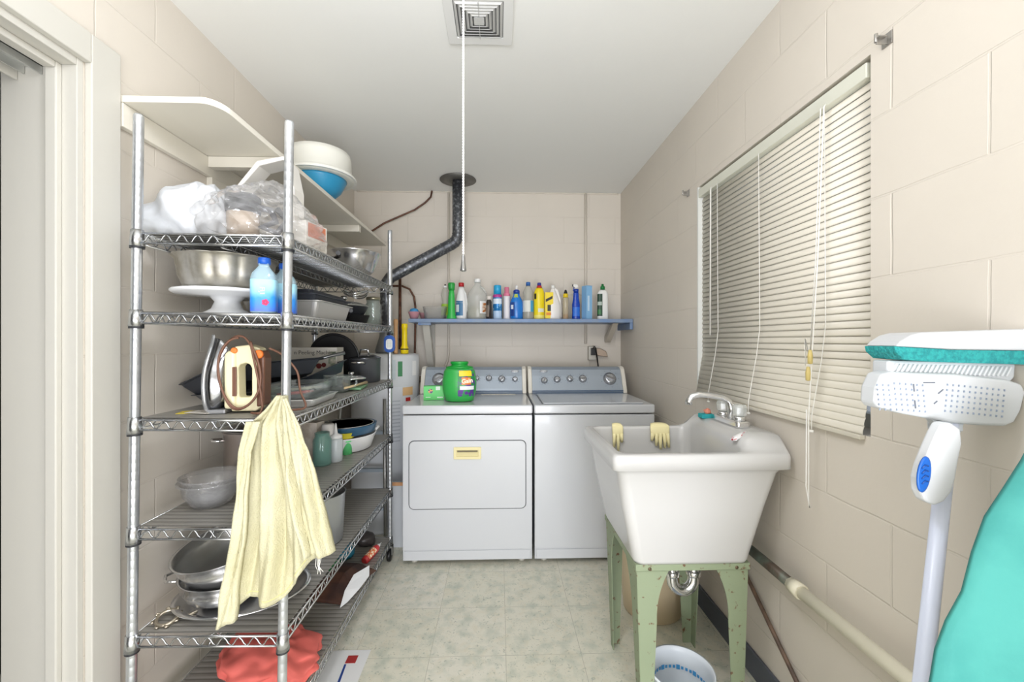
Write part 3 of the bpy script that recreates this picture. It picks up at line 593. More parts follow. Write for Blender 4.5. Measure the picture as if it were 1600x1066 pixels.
for k, z in enumerate(SH):
    m = M()
    for (xa_, ya_), (xb_, yb_) in (((X0, Y0), (X1, Y0)), ((X1, Y0), (X1, Y1)), ((X1, Y1), (X0, Y1)), ((X0, Y1), (X0, Y0))):
        a, b = sp(xa_, ya_, z), sp(xb_, yb_, z)
        d = (b-a).normalized()*.015; a = a+d; b = b-d
        for dz_ in (-.003, -.032): m.tube([a+Vector((0, 0, dz_)), b+Vector((0, 0, dz_))], .0031, 8)
        zig(m, a, b, -.005, -.030, .046, .0022)
    xm = (X0+X1)/2
    a, b = sp(xm, Y0+.005, z), sp(xm, Y1-.005, z)
    m.tube([a+Vector((0, 0, -.009)), b+Vector((0, 0, -.009))], .0025, 6); m.tube([a+Vector((0, .03, -.032)), b+Vector((0, -.03, -.032))], .0025, 6); zig(m, a, b, -.009, -.031, .046, .0018)
    n = 46
    for i in range(1, n):
        y = Y0+(Y1-Y0)*i/n; m.tube([sp(X0, y, z, -.004), sp(X1, y, z, -.004)], .0014, 5)
    s = m.build('shelf', WIRE, t)
    v = [sp(x, y, z, dz_) for dz_ in (.0002, .0022) for y in (Y0+.01, Y1-.01) for x in (X0+.008, X1-.008)]
    lm = M().add(v, [(0, 1, 3, 2), (4, 6, 7, 5), (0, 4, 5, 1), (2, 3, 7, 6), (0, 2, 6, 4), (1, 5, 7, 3)])
    # keep the liner clear of the four posts
    lm.build('shelf_liner', LINER, s)
    for (x, y, zt) in POSTS:
        cm_ = M(); bm_ = M()
        c0 = corner(x, y, z); zz = surf(x, y, z)
        cm_.tube([(c0.x, c0.y, zz-.042), (c0.x, c0.y, zz-.02), (c0.x, c0.y, zz+.006)], [.0185, .0165, .0155], 20)
        bm_.tube([(c0.x, c0.y, zz-.048), (c0.x, c0.y, zz-.042)], .0178, 20)
        cm_.build('corner_collar', WIRE, s); bm_.build('collar_clip', mat('#2c2d30', .5), s)
LZ = .0024
def on(px, py, k):  # base point on shelf k seen at this pixel
    p = at(px, py, Z=SH[k]+LZ); p.z = surf(p.x, p.y, SH[k])+LZ; return p
def onY(px, y, k):
    p = at(px, 500, Y=y); p.z = surf(p.x, p.y, SH[k])+LZ; return p
# ------------------------------------------------------------------ painted wall shelf, high on left wall
t = thing('wall_shelf', 'cream painted wall shelf with rounded corner high above the wire shelving', 'shelf', (XL, 0, 1.972))
ya, yb, xe = 1.262, 3.12, .292
poly = [(.0005, ya), (xe-.05, ya)]+[(xe-.05+.05*math.sin(R(a)), ya+.07-.07*math.cos(R(a))) for a in range(10, 91, 10)]+[(xe, yb), (.0005, yb)]
SHC = mat('#e8e3d5', .35)
M().prism(poly, 'z', 0, .019).build('shelf_board', SHC, t, bevel=.001)
m = M(); m.box(.0005, .02, 1.262, yb, -.072, -.001); m.build('wall_cleat', SHC, t, bevel=.002)
for y in (1.62, 2.55):
    m = M(); m.box(.0205, .28, y, y+.035, -.042, -.001); m.build('support_arm', SHC, t, bevel=.002)
m = M(); m.box(.0005, .022, 1.64, 1.73, -.42, -.0725); m.build('wall_upright', SHC, t, bevel=.002)
zt = 1.972+.019
c = Vector((-.90, 2.12, zt))
t = thing('mixing_bowl', 'turquoise plastic bowl under the white cake carrier on high shelf', 'bowl', c)
M().lathe([(.07, 0), (.10, .03), (.122, .075), (.127, .085), (.12, .083)], n=36, cap1=True).build('bowl', mat('#2f8fb8', .35), t)
t = thing('cake_carrier', 'round white plastic cake carrier on top of turquoise bowl', 'container', c+Vector((0, 0, .0855)))
M().lathe([(.14, .0), (.168, .004), (.172, .014), (.165, .02), (.15, .03), (.148, .1), (.142, .128), (.12, .135), (.01, .136)], n=44).build('lid', mat('#e9e8dd', .35, alpha=.97), t)
M().lathe([(.125, -.0), (.145, .004), (.173, .008), (.173, .003)], n=44).build('base_plate', mat('#efefe8', .35), t)
# ------------------------------------------------------------------ top wire shelf
# white bag
c = onY(288, 1.40, 0)
t = thing('plastic_bag', 'white plastic grocery bag with a blue dot on the top wire shelf', 'bag', c)
m = blob((0, 0, 0), (.135, .10, .105), .15, 2.6, 5, 5, ridge=True); m.s = [True]*len(m.s)
for i, p in enumerate(m.v):
    m.v[i] = p+Vector((0, 0, .03*math.sin(p.x*9)*(p.z/.1)))+Vector((0, .012*math.sin(p.x*60+p.z*30), 0))*min(1, p.z/.05)
m.build('bag_film', mat('#d6d9dc', .35, alpha=.93, bump=1.0, bscale=16), t)
M().lathe([(.014, 0), (.016, .002), (.001, .004)], n=20).build('blue_dot', mat('#a9bfd8', .4), t, (-.052, -.108, .118), (R(78), 0, R(-10)))
# clear bag with appliance
cb = onY(418, 1.46, 0)
t = thing('clear_plastic_bag', 'clear crumpled plastic bag wrapped round a kitchen appliance, top wire shelf', 'bag', cb)
m = blob((0, 0, 0), (.185, .19, .128), .20, 4, 11, 5, ridge=True)
for i, p in enumerate(m.v):
    k = 1-.35*smooth((p.x-.02)/.16); m.v[i] = Vector((max(-.19, min(.172, p.x)), p.y, p.z*k))
m.build('bag_film', clearmat('#fdfcfb', .05, .15, .10, .7, 20, '#ffffff'), t)
t = thing('food_chopper', 'food processor with clear jar and black lid inside the clear bag', 'appliance', cb)
M().box(-.12, .08, -.08, .06, .001, .03).build('appliance_base', mat('#dedbd2', .4), t, bevel=.008)
M().lathe([(.046, .031), (.048, .11)], c=(-.055, -.045, 0), n=28).build('jar', mat('#cdb9a2', .25, alpha=.8), t)
M().lathe([(.050, .112), (.052, .12), (.052, .165), (.045, .172)], c=(-.055, -.045, 0), n=28).build('jar_lid', mat('#2e3034', .4), t)
M().tube([(.0, -.05, .13), (.04, -.05, .12), (.06, -.06, .08), (.02, -.07, .06), (.07, -.07, .04), (.09, -.04, .09), (.05, -.03, .13)], .011, 8).build('power_cord', mat('#55565a', .4), t)
t = thing('carton', 'orange and white carton in the right end of the clear bag', 'box', cb+Vector((.085, .10, 0)), R(-12))
M().box(-.03, .045, -.06, .06, .0, .115).build('box_body', mat('#e2ded4', .5), t, bevel=.002); M().box(.0452, .046, -.05, .05, .06, .11).build('orange_panel', mat('#cc7a5a', .5), t)
# white handle arch
c = onY(432, 1.545, 0)
t = thing('cake_carrier', 'white carrier with tall angular handle rising behind the clear bag', 'carrier', c)
xs = [at(px, 500, Y=1.545).x-c.x for px in (368, 402, 443)]; zs_ = [EYE+(533-py)*1.545/F-c.z for py in (290, 257, 249)]
o_ = [(xs[0], .09), (xs[0], zs_[0]-.02), (xs[1], zs_[1]), (xs[2], zs_[2]), (xs[2]+.02, zs_[1]), (xs[2]+.04, zs_[0]-.02), (xs[2]+.04, .09)]
i_ = [(xs[0]+.014, .09), (xs[0]+.014, zs_[0]-.024), (xs[1]+.008, zs_[1]-.018), (xs[2], zs_[2]-.014), (xs[2]+.013, zs_[1]-.014), (xs[2]+.027, zs_[0]-.024), (xs[2]+.027, .09)]
M().ringprism(o_, i_, 'y', -.004, .075).build('handle', mat('#efece4', .35), t, bevel=.003)
M().box(xs[0], xs[2]+.045, -.02, .09, 0, .088).build('carrier_body', mat('#e9e6de', .4), t, bevel=.01)
# steel bowl, pan handle
c = onY(552, 2.15, 0)
t = thing('steel_bowl', 'shiny stainless mixing bowl at the far end of top wire shelf', 'bowl', c)
M().lathe([(.05, 0), (.065, .004), (.10, .045), (.122, .10), (.13, .13), (.134, .133), (.126, .13), (.118, .1), (.095, .048), (.05, .008)], n=44).build('bowl', CHROME, t)
t = thing('wire_whisk_ring', 'looped steel wire lying in the mixing bowl', 'utensil', c+Vector((0, 0, .009)))
M().tube([(.09*math.cos(a), .05*math.sin(a), .10+.04*math.sin(a/2)) for a in [k*2*PI/20 for k in range(21)]], .003, 6).build('wire_loop', CHROME, t)
c = onY(500, 1.80, 0)
t = thing('saucepan', 'small black saucepan with handle beside the steel bowl', 'pan', c+Vector((-.01, .03, 0)))
M().lathe([(.05, 0), (.058, .006), (.06, .05), (.057, .05), (.055, .008)], n=28).build('pan_body', DARK, t); M().tube([(.058, -.0, .044), (.09, -.03, .048), (.11, -.09, .05)], [.007, .009, .010], 8).build('handle', BLACK, t)
# ------------------------------------------------------------------ second wire shelf
c = Vector((-.905, 1.415, 0)); c.z = surf(c.x, c.y, SH[1])+LZ
t = thing('cake_stand', 'white pedestal cake stand on the second wire shelf', 'cake stand', c)
M().lathe([(.072, 0), (.072, .005), (.045, .022), (.036, .045), (.05, .062), (.145, .068), (.152, .074), (.150, .080), (.14, .078), (.01, .076)], n=48, flute=lambda a, z: 1+.006*math.cos(28*a)*(z > .06)).build('stand', mat('#ecedec', .3), t)
t = thing('bundt_pan', 'fluted aluminium bundt pan on the white cake stand', 'pan', c+Vector((.0, 0, .081)))
M().lathe([(.095, 0), (.118, .012), (.13, .045), (.138, .095), (.146, .103), (.150, .105), (.137, .103), (.125, .04), (.06, .01), (.03, .09)], n=120, flute=lambda a, z: 1+.045*(abs(math.cos(6*a))-.5)).build('pan_body', mat('#c6c3bc', .42, .75, col2='#aaa598', cscale=18, bump=.1, bscale=60), t)
def water(c, label):
    t = thing('water_bottle', label, 'bottle', c, R(20), 'water bottles on the second wire shelf')
    pf = [(.030, 0), (.034, .004), (.034, .105), (.030, .12), (.017, .138), (.0145, .142), (.0145, .15)]
    M().lathe(pf, sq=4.5, n=32).build('bottle_body', mat('#bfe0ee', .06, alpha=.5, spec=.9), t)
    M().lathe([(.017, .148), (.017, .166), (.015, .168)], n=24).build('cap', mat('#1f5fc4', .35), t)
    g_ = radfn(pf)
    patch(g_, .006, .1, 0, 2*PI, sq=4.5, n=40).build('label_sticker', bluegrad, t)
    m = M()
    for k in range(5):
        a = k*2*PI/5; m.lathe([(.0045, 0), (.0045, .001)], c=(.009+.0045*math.cos(a), 0, .03+0), n=8)
    m = M()
    for k in range(5):
        a = k*2*PI/5; m.prism([(.008+.0055*math.cos(a)+.0045*math.cos(b), .032+.0055*math.sin(a)+.0045*math.sin(b)) for b in [j*PI/5 for j in range(10)]], 'y', -.0362, -.0354)
    m.build('pink_flower', mat('#d8245e', .4), t)
    text('FIJI', .018, t, mat('#dff2fb', .4), (.0, -.0355, .066), (PI/2, PI/2, 0), sx=1)
    return t
bluegrad = bpy.data.materials.new('water_label'); bluegrad.use_nodes = True
nt = bluegrad.node_tree; tc = nt.nodes.new('ShaderNodeTexCoord'); sx_ = nt.nodes.new('ShaderNodeSeparateXYZ'); nt.links.new(tc.outputs['Object'], sx_.inputs[0])
mr = nt.nodes.new('ShaderNodeMapRange'); mr.inputs[2].default_value = .105; nt.links.new(sx_.outputs['Z'], mr.inputs[0])
nz = nt.nodes.new('ShaderNodeTexNoise'); nz.inputs['Scale'].default_value = 30; nt.links.new(tc.outputs['Object'], nz.inputs['Vector'])
ma = nt.nodes.new('ShaderNodeMath'); ma.operation = 'MULTIPLY_ADD'; ma.inputs[1].default_value = .4; nt.links.new(nz.outputs['Fac'], ma.inputs[0]); nt.links.new(mr.outputs[0], ma.inputs[2])
rp = nt.nodes.new('ShaderNodeValToRGB'); e = rp.color_ramp.elements; e[0].position = .2; e[0].color = lin('#4a5fd8'); e[1].position = 1.15 if False else 1.0; e[1].color = lin('#a8def0')
e2_ = rp.color_ramp.elements.new(.6); e2_.color = lin('#2f8fe0'); nt.links.new(ma.outputs[0], rp.inputs[0]); nt.links.new(rp.outputs[0], nt.nodes['Principled BSDF'].inputs['Base Color']); nt.nodes['Principled BSDF'].inputs['Roughness'].default_value = .3
p = onY(413, 1.275, 1); p.z = surf(p.x, p.y, SH[1])+LZ; water(p, 'blue labelled water bottle nearest the cake stand, in full view')
p = onY(445, 1.37, 1); water(p, 'blue labelled water bottle half hidden behind the front chrome post')
def pan(name, label, cat, c, lx, ly, h, flare, mt, rot=None, rz=0, rim=.012, wall=.003, cr=.02):
    t = thing(name, label, cat, c, rz, rot=rot)
    def rr(ax, ay, z, r): return [(x, y, z) for x, y in rrect(-ax, ax, -ay, ay, r, 4)]
    a, b = lx/2, ly/2
    rs = [rr(a-flare, b-flare, 0, cr), rr(a, b, h, cr), rr(a+rim, b+rim, h+.001, cr+rim*.6), rr(a+rim, b+rim, h+.004, cr+rim*.6), rr(a-wall, b-wall, h+.004, cr), rr(a-flare-wall, b-flare-wall, .004, cr)]
    M().rings(rs, sm=False).build('pan_body', mt, t, bevel=.001)
    return t
ALU = mat('#dcdcda', .35, .75)
c = Vector((-.805, 1.72, 0)); c.z = surf(c.x, c.y, SH[1])+LZ
pan('roasting_pan', 'silver rectangular roasting pan on the second wire shelf', 'pan', c, .28, .34, .062, .015, ALU)
pan('baking_sheet', 'dark baking sheet lying across the silver roasting pan', 'baking sheet', c+Vector((.0, -.01, .0685)), .27, .36, .016, .008, NONSTICK, rim=.008)
pan('baking_sheet', 'dark inverted oven tray on top of the dark baking sheet', 'baking sheet', c+Vector((-.01, .0, .108)), .26, .34, .014, .01, mat('#4a4e57', .35, .4), rot=(0, PI, 0), rim=.006)
def skillet(label, c, r, h, mt, ang, hl=.16, up=.03, rot=None, name='skillet', cat='pan'):
    t = thing(name, label, cat, c, rot=rot)
    M().lathe([(r*.8, 0), (r*.86, .004), (r, h), (r+.003, h+.001), (r-.002, h), (r*.84, .006)], n=40).build('pan_body', mt, t)
    d = Vector((math.cos(ang), math.sin(ang), 0))
    m = M().tube([d*(r-.004)+Vector((0, 0, h*.8)), d*(r+.03)+Vector((0, 0, h*.9+up*.4)), d*(r+hl)+Vector((0, 0, h+up))], [.007, .007, .010], 8); m.build('handle', mat('#4e5054', .35, .4), t)
    return t
c = Vector((-.80, 2.17, 0)); c.z = surf(c.x, c.y, SH[1])+LZ
s1 = skillet('black frying pan at the bottom of the stack, second wire shelf', c, .125, .045, mat('#2b2d30', .4), R(-62), .1, .012)
s2 = skillet('grey frying pan stacked on the black frying pan, second wire shelf', c+Vector((.0, .0, .048)), .115, .04, mat('#46494e', .35, .3), R(-75), .12, .02)
t = thing('pot_lid', 'glass and steel pot lid on the frying pan stack', 'lid', c+Vector((0, .0, .0905)))
M().lathe([(.12, 0), (.123, .004), (.12, .008), (.08, .022), (.01, .03)], n=36).build('lid_dome', mat('#b9bdb8', .12, .6, alpha=.75), t)
M().lathe([(.008, .03), (.018, .045), (.014, .055), (.004, .057)], n=16).build('lid_knob', CHROME, t)
for k, (dx, dy, rr_, lb) in enumerate(((.06, .0, .055, 'looped silver trivet wires lying over the pot lid'), (.05, .16, .06, 'round steel rack loop behind the frying pans'))):
    tag(M().tube([(dx+.0+rr_*math.cos(a), dy*.2+rr_*1.1*math.sin(a), .1515+.012*math.cos(a*2)+.004*k) for a in [j*2*PI/24 for j in range(25)]], .004, 6).T(Matrix.Translation(Vector((0, 0, .012*k)))).build('wire_trivet', CHROME, None, c), lb, 'trivet')
t = thing('glass_jar', 'clear glass jar at the far end of the second wire shelf', 'jar', Vector((-.70, 2.335, surf(-.7, 2.335, SH[1])+LZ)))
M().lathe([(.04, 0), (.045, .005), (.045, .11), (.035, .125), (.037, .14), (.033, .14), (.031, .125), (.04, .108), (.04, .006)], n=28).build('jar_body', GLASS, t); M().lathe([(.038, .141), (.038, .156), (.03, .158)], n=24).build('lid', mat('#a8a28c', .3, .8), t)
# hanging grater
c = at(606.5, 537, Y=2.36)
t = thing('hand_grater', 'small blue oval grater with white centre hanging on far chrome post', 'grater', (c.x, 2.395, c.z))
q = 2.39/F
M().prism([(x, z) for x, z in rrect(-8.5*q, 8.5*q, -14*q, 13*q, .028, 8)], 'y', -.012, .0).build('grater_frame', mat('#1f4f9c', .35), t, bevel=.003)
g_ = M().prism(rrect(-5*q, 5*q, -9*q, 7*q, .015, 6), 'y', -.0135, -.0121).build('grater_plate', mat('#d9dcdc', .35), t)
m = M()
for i in range(4):
    for j in range(5): m.lathe([(.0018, 0), (.0018, .001)], c=((i-1.5)*.007, -.0136, (j-2.2)*.0085), n=8, mx=Matrix.Rotation(PI/2, 3, 'X'))
m.build('grater_hole', mat('#9a8f6a', .5), g_)
M().tube([(.0, -.006, 13*q), (.0, -.004, 17*q), (-.004, .0, 22*q)], .003, 6).build('hanging_loop', mat('#222a44', .5), t)
# ------------------------------------------------------------------ third wire shelf
# iron (standing on its heel)
c = on(350, 645, 2)
t = thing('clothes_iron', 'cream and brown clothes iron with silver soleplate standing on its heel', 'iron', (-.895, 1.335, surf(-.895, 1.345, SH[2])+LZ), R(6)); t.scale = (1.02, 1.0, 1.06)
def tear(s_, u):
    p = []
    for k in range(36):
        a = 2*PI*k/36; z_ = .115-.115*math.cos(a); w_ = .058*math.sin(a)*(1 if z_ < .09 else max(0, (1-((z_-.09)/.14)**1.6)))
        if z_ < .09: w_ = .058*math.copysign(min(1, (abs(math.sin(a))/.95)**.45), math.sin(a))
        p.append(Vector((u, w_*s_, .105+(z_-.105)*s_)))
    return p
m = M(); m.rings([tear(1, -.006), tear(1.0, 0), tear(.97, .003)]); sp_ = m.build('soleplate', mat('#d6d8da', .25, .8), t)
m = M(); m.rings([tear(.93, .003), tear(.88, .02), tear(.72, .036), tear(.66, .042)]); m.build('metal_skirt', mat('#a8a9ac', .2, 1), t)
for p in (t,): pass
CREAM = mat('#efe6bd', .35); BROWN = mat('#6e4a38', .4)
m = M(); m.prism([(.042, .012), (.042, .172), (.055, .185), (.075, .18), (.075, .012)], 'y', -.033, .033); m.build('lower_housing', CREAM, t, bevel=.01, seg=3)
o_ = [(.06, .004), (.13, .004), (.148, .02), (.15, .15), (.14, .19), (.11, .2), (.07, .195), (.055, .17)]
i_ = [(.082, .045), (.112, .045), (.118, .052), (.118, .13), (.112, .142), (.1, .146), (.086, .142), (.08, .135)]
m = M(); m.ringprism(o_, i_, 'y', -.024, .024); m.build('handle', CREAM, t, bevel=.007, seg=3)
m = M(); m.prism([(.132, .015), (.154, .02), (.156, .16), (.146, .185), (.132, .17)], 'y', -.027, .027); m.build('handle_back', BROWN, t, bevel=.006, seg=3)
m = M().lathe([(.013, 0), (.013, .01), (.010, .013)], n=20, mx=Matrix.Rotation(PI/2, 3, 'X'), c=(.142, -.026, .172)); m.build('orange_dial', mat('#ef7b31', .35), t)
M().lathe([(.009, 0), (.009, .007), (.006, .009)], n=16, mx=Matrix.Rotation(PI/2, 3, 'X'), c=(.07, -.0235, .183)).build('orange_button', mat('#e8843d', .4), t)
M().box(.068, .080, -.036, -.0325, .05, .135).build('fabric_guide', BROWN, t, bevel=.001)
m = M().box(.0, .05, -.04, .04, .0, .012); m.build('heel_rest', mat('#a9aaac', .4, .5), t, bevel=.003)
# cord wound round it
pts = []
for k in range(0, 110):
    a = k/110*2*PI*1.9+1.6
    rx = .052+.007*math.sin(k*.21); rz_ = .105+.006*math.sin(k*.13)
    pts.append((.092+rx*math.cos(a)*1.05, -.043-.004*math.sin(k*.09), max(.008, .115+rz_*math.sin(a))))
pts += [(.16, -.05, .02), (.14, -.075, .007), (.19, -.08, .006), (.24, -.04, .007), (.27, -.01, .012), (.25, .0, .06), (.24, .0, .12), (.2, -.01, .17), (.17, -.03, .19)]
M().tube(cat(pts), .0034, 7).build('power_cord', mat('#75513f', .45), t)
# cards
c = on(290, 648, 2)
for k, (dx, dy, rz_, colr, lb) in enumerate(((0, 0.0, .3, '#d8c23a', 'yellow printed card lying in front corner of third shelf'), (.035, -.012, -.2, '#dcd6cc', 'white printed card on top of the yellow card'))):
    tag(M().box(-.04, .04, -.025, .025, 0, .002).build('printed_card', mat(colr, .5, col2='#8f8577', cscale=70, thr=(.6, .64)), None, (c.x+dx-.01, c.y+.05+dy, surf(c.x, c.y, SH[2])+LZ+.0022*k), (0, 0, rz_)), lb, 'card')
# dark roasting pans tilted
z3 = SH[2]+LZ
pan('roasting_pan', 'large dark roasting pan tilted up behind the iron', 'pan', (-.93, 1.64, z3+.055), .26, .40, .05, .03, NONSTICK, rot=(R(2), R(-17), R(-28)), rim=.014)
pan('roasting_pan', 'grey roasting pan lying tilted under the large dark pan', 'pan', (-.91, 1.62, z3+.006), .24, .34, .03, .02, mat('#6a6d72', .35, .6), rot=(R(1), R(-4), R(-28)), rim=.012)
pan('baking_pan', 'dark blue grey pan leaning behind the glass dish', 'pan', (-.86, 1.97, z3+.03), .20, .26, .045, .02, mat('#454c5a', .3, .4), rot=(R(14), R(-14), R(-20)), rim=.012)
c = Vector((-.73, 1.545, z3-.003))
pan('baking_tray', 'shallow silver baking tray sticking out behind the towel', 'tray', c, .19, .25, .022, .01, ALU, rz=R(3), rim=.006)
pan('glass_dish', 'clear glass baking dish stacked in the silver tray', 'dish', c+Vector((.0, .0, .0245)), .17, .24, .045, .012, GLASS, rz=R(3), rim=.008)
for k, (dy, colr, lb) in enumerate(((-.06, '#b03a34', 'red handled utensil lying in the glass dish'), (.01, '#c8bda8', 'wooden spoon lying in the glass dish beside the red handle'))):
    tag(M().tube([(-.05, dy, .036+.008*k), (.02, dy+.03, .04+.008*k), (.055, dy+.05, .043+.008*k)], [.005, .006, .004], 8).build('utensil', mat(colr, .5), None, c), lb, 'utensil')
t = thing('measuring_jug', 'clear glass measuring jug lying beside the clear dish', 'jug', (-.705, 1.835, z3), R(40))
M().lathe([(.038, 0), (.05, .006), (.056, .07), (.058, .072), (.053, .07), (.046, .008)], n=30).build('jug_body', GLASS, t)
M().tube([(.054, 0, .062), (.08, 0, .06), (.085, 0, .035), (.075, 0, .018), (.052, 0, .015)], .005, 8).build('handle', GLASS, t)
# peeling machine box
t = thing('appliance_box', 'white cardboard box reading Peeling Machine against the left wall', 'box', (-.955, 2.10, z3), R(3))
M().box(-.075, .16, -.05, .05, 0, .19).build('box_body', mat('#dfdbd0', .55), t, bevel=.001)
text('n Peeling Machine', .027, t, mat('#3b3b3a', .6), (.055, -.0506, .165), (PI/2, 0, 0), ext=.0002)
m = M(); m.lathe([(.013, 0), (.013, .0008)], n=12, mx=Matrix.Rotation(PI/2, 3, 'X'), c=(.075, -.0502, .10)); m.lathe([(.011, 0), (.011, .0008)], n=12, mx=Matrix.Rotation(PI/2, 3, 'X'), c=(.098, -.0502, .105)); m.build('printed_fruit', mat('#7c2f2c', .5), t)
M().box(.12, .155, -.0508, -.05, .06, .17).build('printed_photo', mat('#8d9a80', .5, col2='#d5cfc0', cscale=50), t)
c = Vector((-.92, 2.205, z3))
t = thing('round_griddle', 'large round black pan standing upright behind the white box', 'pan', (-.87, 2.235, z3+.131), rot=(R(97), 0, 0))
M().lathe([(.13, 0), (.135, .012), (.13, .02), (.12, .006)], n=44).build('pan_body', BLACK, t)
t = skillet('steel handled pan resting on top of the box clutter', (-.90, 2.03, z3+.2), .001, .001, BLACK, 0) if False else None
tag(M().tube([(-.92, 1.92, z3+.115), (-.8, 1.99, z3+.15), (-.745, 2.03, z3+.165)], [.008, .007, .009], 8).build('pan_handle', mat('#9a9ea2', .3, .8)), 'long grey metal utensil handle sticking up from dark pan', 'utensil')
t = thing('cooking_pot', 'grey anodized cooking pot at the far end of third shelf', 'pot', (-.735, 2.29, z3))
M().lathe([(.078, 0), (.084, .005), (.086, .125), (.089, .128), (.084, .126), (.080, .01)], n=40).build('pot_body', mat('#5c5e62', .4, .5), t)
M().lathe([(.09, .1285), (.088, .133), (.05, .147), (.01, .15)], n=36).build('lid', mat('#77797c', .2, .9), t)
m = M(); m.tube([(-.025, 0, .149), (-.02, 0, .175), (.02, 0, .175), (.025, 0, .149)], .005, 8); m.build('lid_handle', CHROME, t)
m = M(); m.tube([(.03, -.083, .105), (.025, -.115, .11), (-.025, -.115, .11), (-.03, -.083, .105)], .007, 8); m.build('side_handle', CHROME, t)
for k, (x, y, r, lb) in enumerate(((-.74, 2.07, .085, 'round steel pot lid lying flat on third shelf before the pot'), (-.73, 2.075, .07, 'smaller steel lid stacked on the round pot lid'))):
    t = thing('pot_lid', lb, 'lid', (x, y, z3+.035*k))
    M().lathe([(r, 0), (r, .005), (r*.7, .014), (.01, .018)], n=36).build('lid_dome', STEEL, t); M().lathe([(.006, .018), (.015, .028), (.012, .034), (.002, .035)], n=16).build('lid_knob', CHROME, t)
t = thing('cutting_board', 'green and white chopping board lying at the edge of third shelf', 'board', (-.665, 1.98, z3), R(8))
M().box(-.035, .03, -.09, .09, 0, .012).build('board', mat('#6f9a73', .5), t, bevel=.004)
tag(M().tube([(-.66, 1.80, z3+.02), (-.65, 1.93, z3+.02), (-.645, 2.04, z3+.021)], [.005, .005, .008], 8).build('rolling_stick', mat('#cdb68c', .5)), 'pale wooden stick lying along the edge of third shelf', 'utensil')
t = thing('utensil_holder', 'clear holder of pens and small tools at the back of third shelf', 'holder', (-.845, 2.355, z3))
M().lathe([(.035, 0), (.038, .13), (.036, .13), (.033, .004)], n=24).build('cup', GLASS, t)
for k, colr in enumerate(('#2f6f9a', '#b04a6a', '#c9c9c9', '#3a3a3a')):
    a = k*1.5; tag(M().tube([(.012*math.cos(a), .012*math.sin(a), .007), (.028*math.cos(a), .028*math.sin(a), .2)], .004, 6).build('pen', mat(colr, .4), None, (-.845, 2.355, z3)), ('blue', 'pink', 'silver', 'black')[k]+' stick standing in the clear holder on third shelf', 'utensil')
t = thing('glass_jar', 'tall clear glass jar at the far corner of third shelf', 'jar', (-.93, 2.36, z3)); M().lathe([(.045, 0), (.05, .005), (.05, .16), (.04, .18), (.04, .2), (.036, .2), (.045, .155), (.045, .008)], n=28).build('jar_body', GLASS, t)
# ------------------------------------------------------------------ fourth wire shelf
z4 = SH[3]+LZ
c = on(306, 802, 3); c = Vector((c.x, c.y+.07, z4-.001))
CL2 = clearmat('#ffffff', .05, .09, .06, .5, 30, '#ffffff')
for k, lb in enumerate(('lower clear plastic salad bowl on the fourth wire shelf', 'upper clear plastic salad bowl nested in the lower one')):
    t = thing('plastic_bowl', lb, 'bowl', c+Vector((.006*k, 0, .016*k)), group='nested clear plastic bowls'); t.scale = (.88, .88, 1)
    M().lathe([(.04, 0), (.06, .004), (.085, .04), (.094, .075), (.105, .078), (.106, .084), (.092, .08), (.082, .042), (.05, .007)], n=48, flute=lambda a, z: 1+.02*math.cos(10*a)*(z < .07)).build('bowl', CL2, t)
c = Vector((-.935, 1.62, z4-.001))
t = thing('stock_pot', 'tall brushed steel stock pot half hidden behind the towel', 'pot', c)
M().lathe([(.092, 0), (.098, .006), (.098, .195), (.103, .2), (.1, .203), (.094, .2), (.094, .01)], n=48).build('pot_body', mat('#b8aea8', .3, .9), t)
M().tube([(-.085, -.055, .175), (-.11, -.075, .178), (-.09, -.10, .178), (-.06, -.082, .175)], .005, 8).build('handle', CHROME, t)
M().lathe([(.105, .2035), (.1, .21), (.06, .222), (.01, .228)], n=40).build('lid', mat('#8f8c8a', .2, .95), t)
def base4(px, py): p = at(px, py, Z=z4); p.z = surf(p.x, p.y, SH[3])+LZ; return p
c = base4(522, 722)
t = thing('squeeze_bottle', 'clear squeeze bottle with pointed white nozzle on the fourth shelf', 'bottle', c+Vector((0, .02, 0)))
q = c.y/F
M().lathe([(9*q, 0), (10*q, .003), (10*q, .098), (9*q, .104)], n=28).build('bottle_body', mat('#d8e0e2', .2, alpha=.75), t); M().lathe([(9.4*q, .104), (9.4*q, .116), (3*q, .124), (1.2*q, .16), (.8*q, .17)], n=20).build('nozzle_cap', WHITE, t)
c = base4(498, 730)
t = thing('canning_jar', 'green tinted glass jar beside the towel on the fourth shelf', 'jar', c+Vector((.0, .035, 0)))
M().lathe([(.034, 0), (.038, .006), (.038, .11), (.03, .125), (.031, .142), (.027, .142), (.026, .125), (.034, .108), (.034, .008)], n=28).build('jar_body', mat('#7fb0a4', .05, alpha=.5, spec=1), t)
c = base4(541, 712)
t = thing('plastic_cup', 'bright green plastic cup behind the squeeze bottle', 'cup', c+Vector((-.01, .035, 0)))
M().lathe([(.024, 0), (.03, .06), (.034, .062), (.034, .068), (.028, .066), (.022, .004)], n=28).build('cup', mat('#6fe08c', .35), t)
t = thing('scoop_bowl', 'yellow plastic bowl stuck tilted on the green cup', 'bowl', c+Vector((-.012, .035, .0695)), rot=(R(0), R(0), 0))
M().lathe([(.02, 0), (.036, .012), (.043, .035), (.045, .036), (.041, .035), (.034, .014), (.015, .003)], n=28).build('bowl', mat('#ded23a', .35), t)
t = thing('plastic_cup', 'dull green plastic cup hidden behind the glass jar', 'cup', base4(515, 700)+Vector((-.03, .06, 0)))
M().lathe([(.03, 0), (.038, .09), (.036, .09), (.028, .004)], n=28).build('cup', mat('#5fae5a', .35), t)
c = Vector((-.76, 2.10, z4))
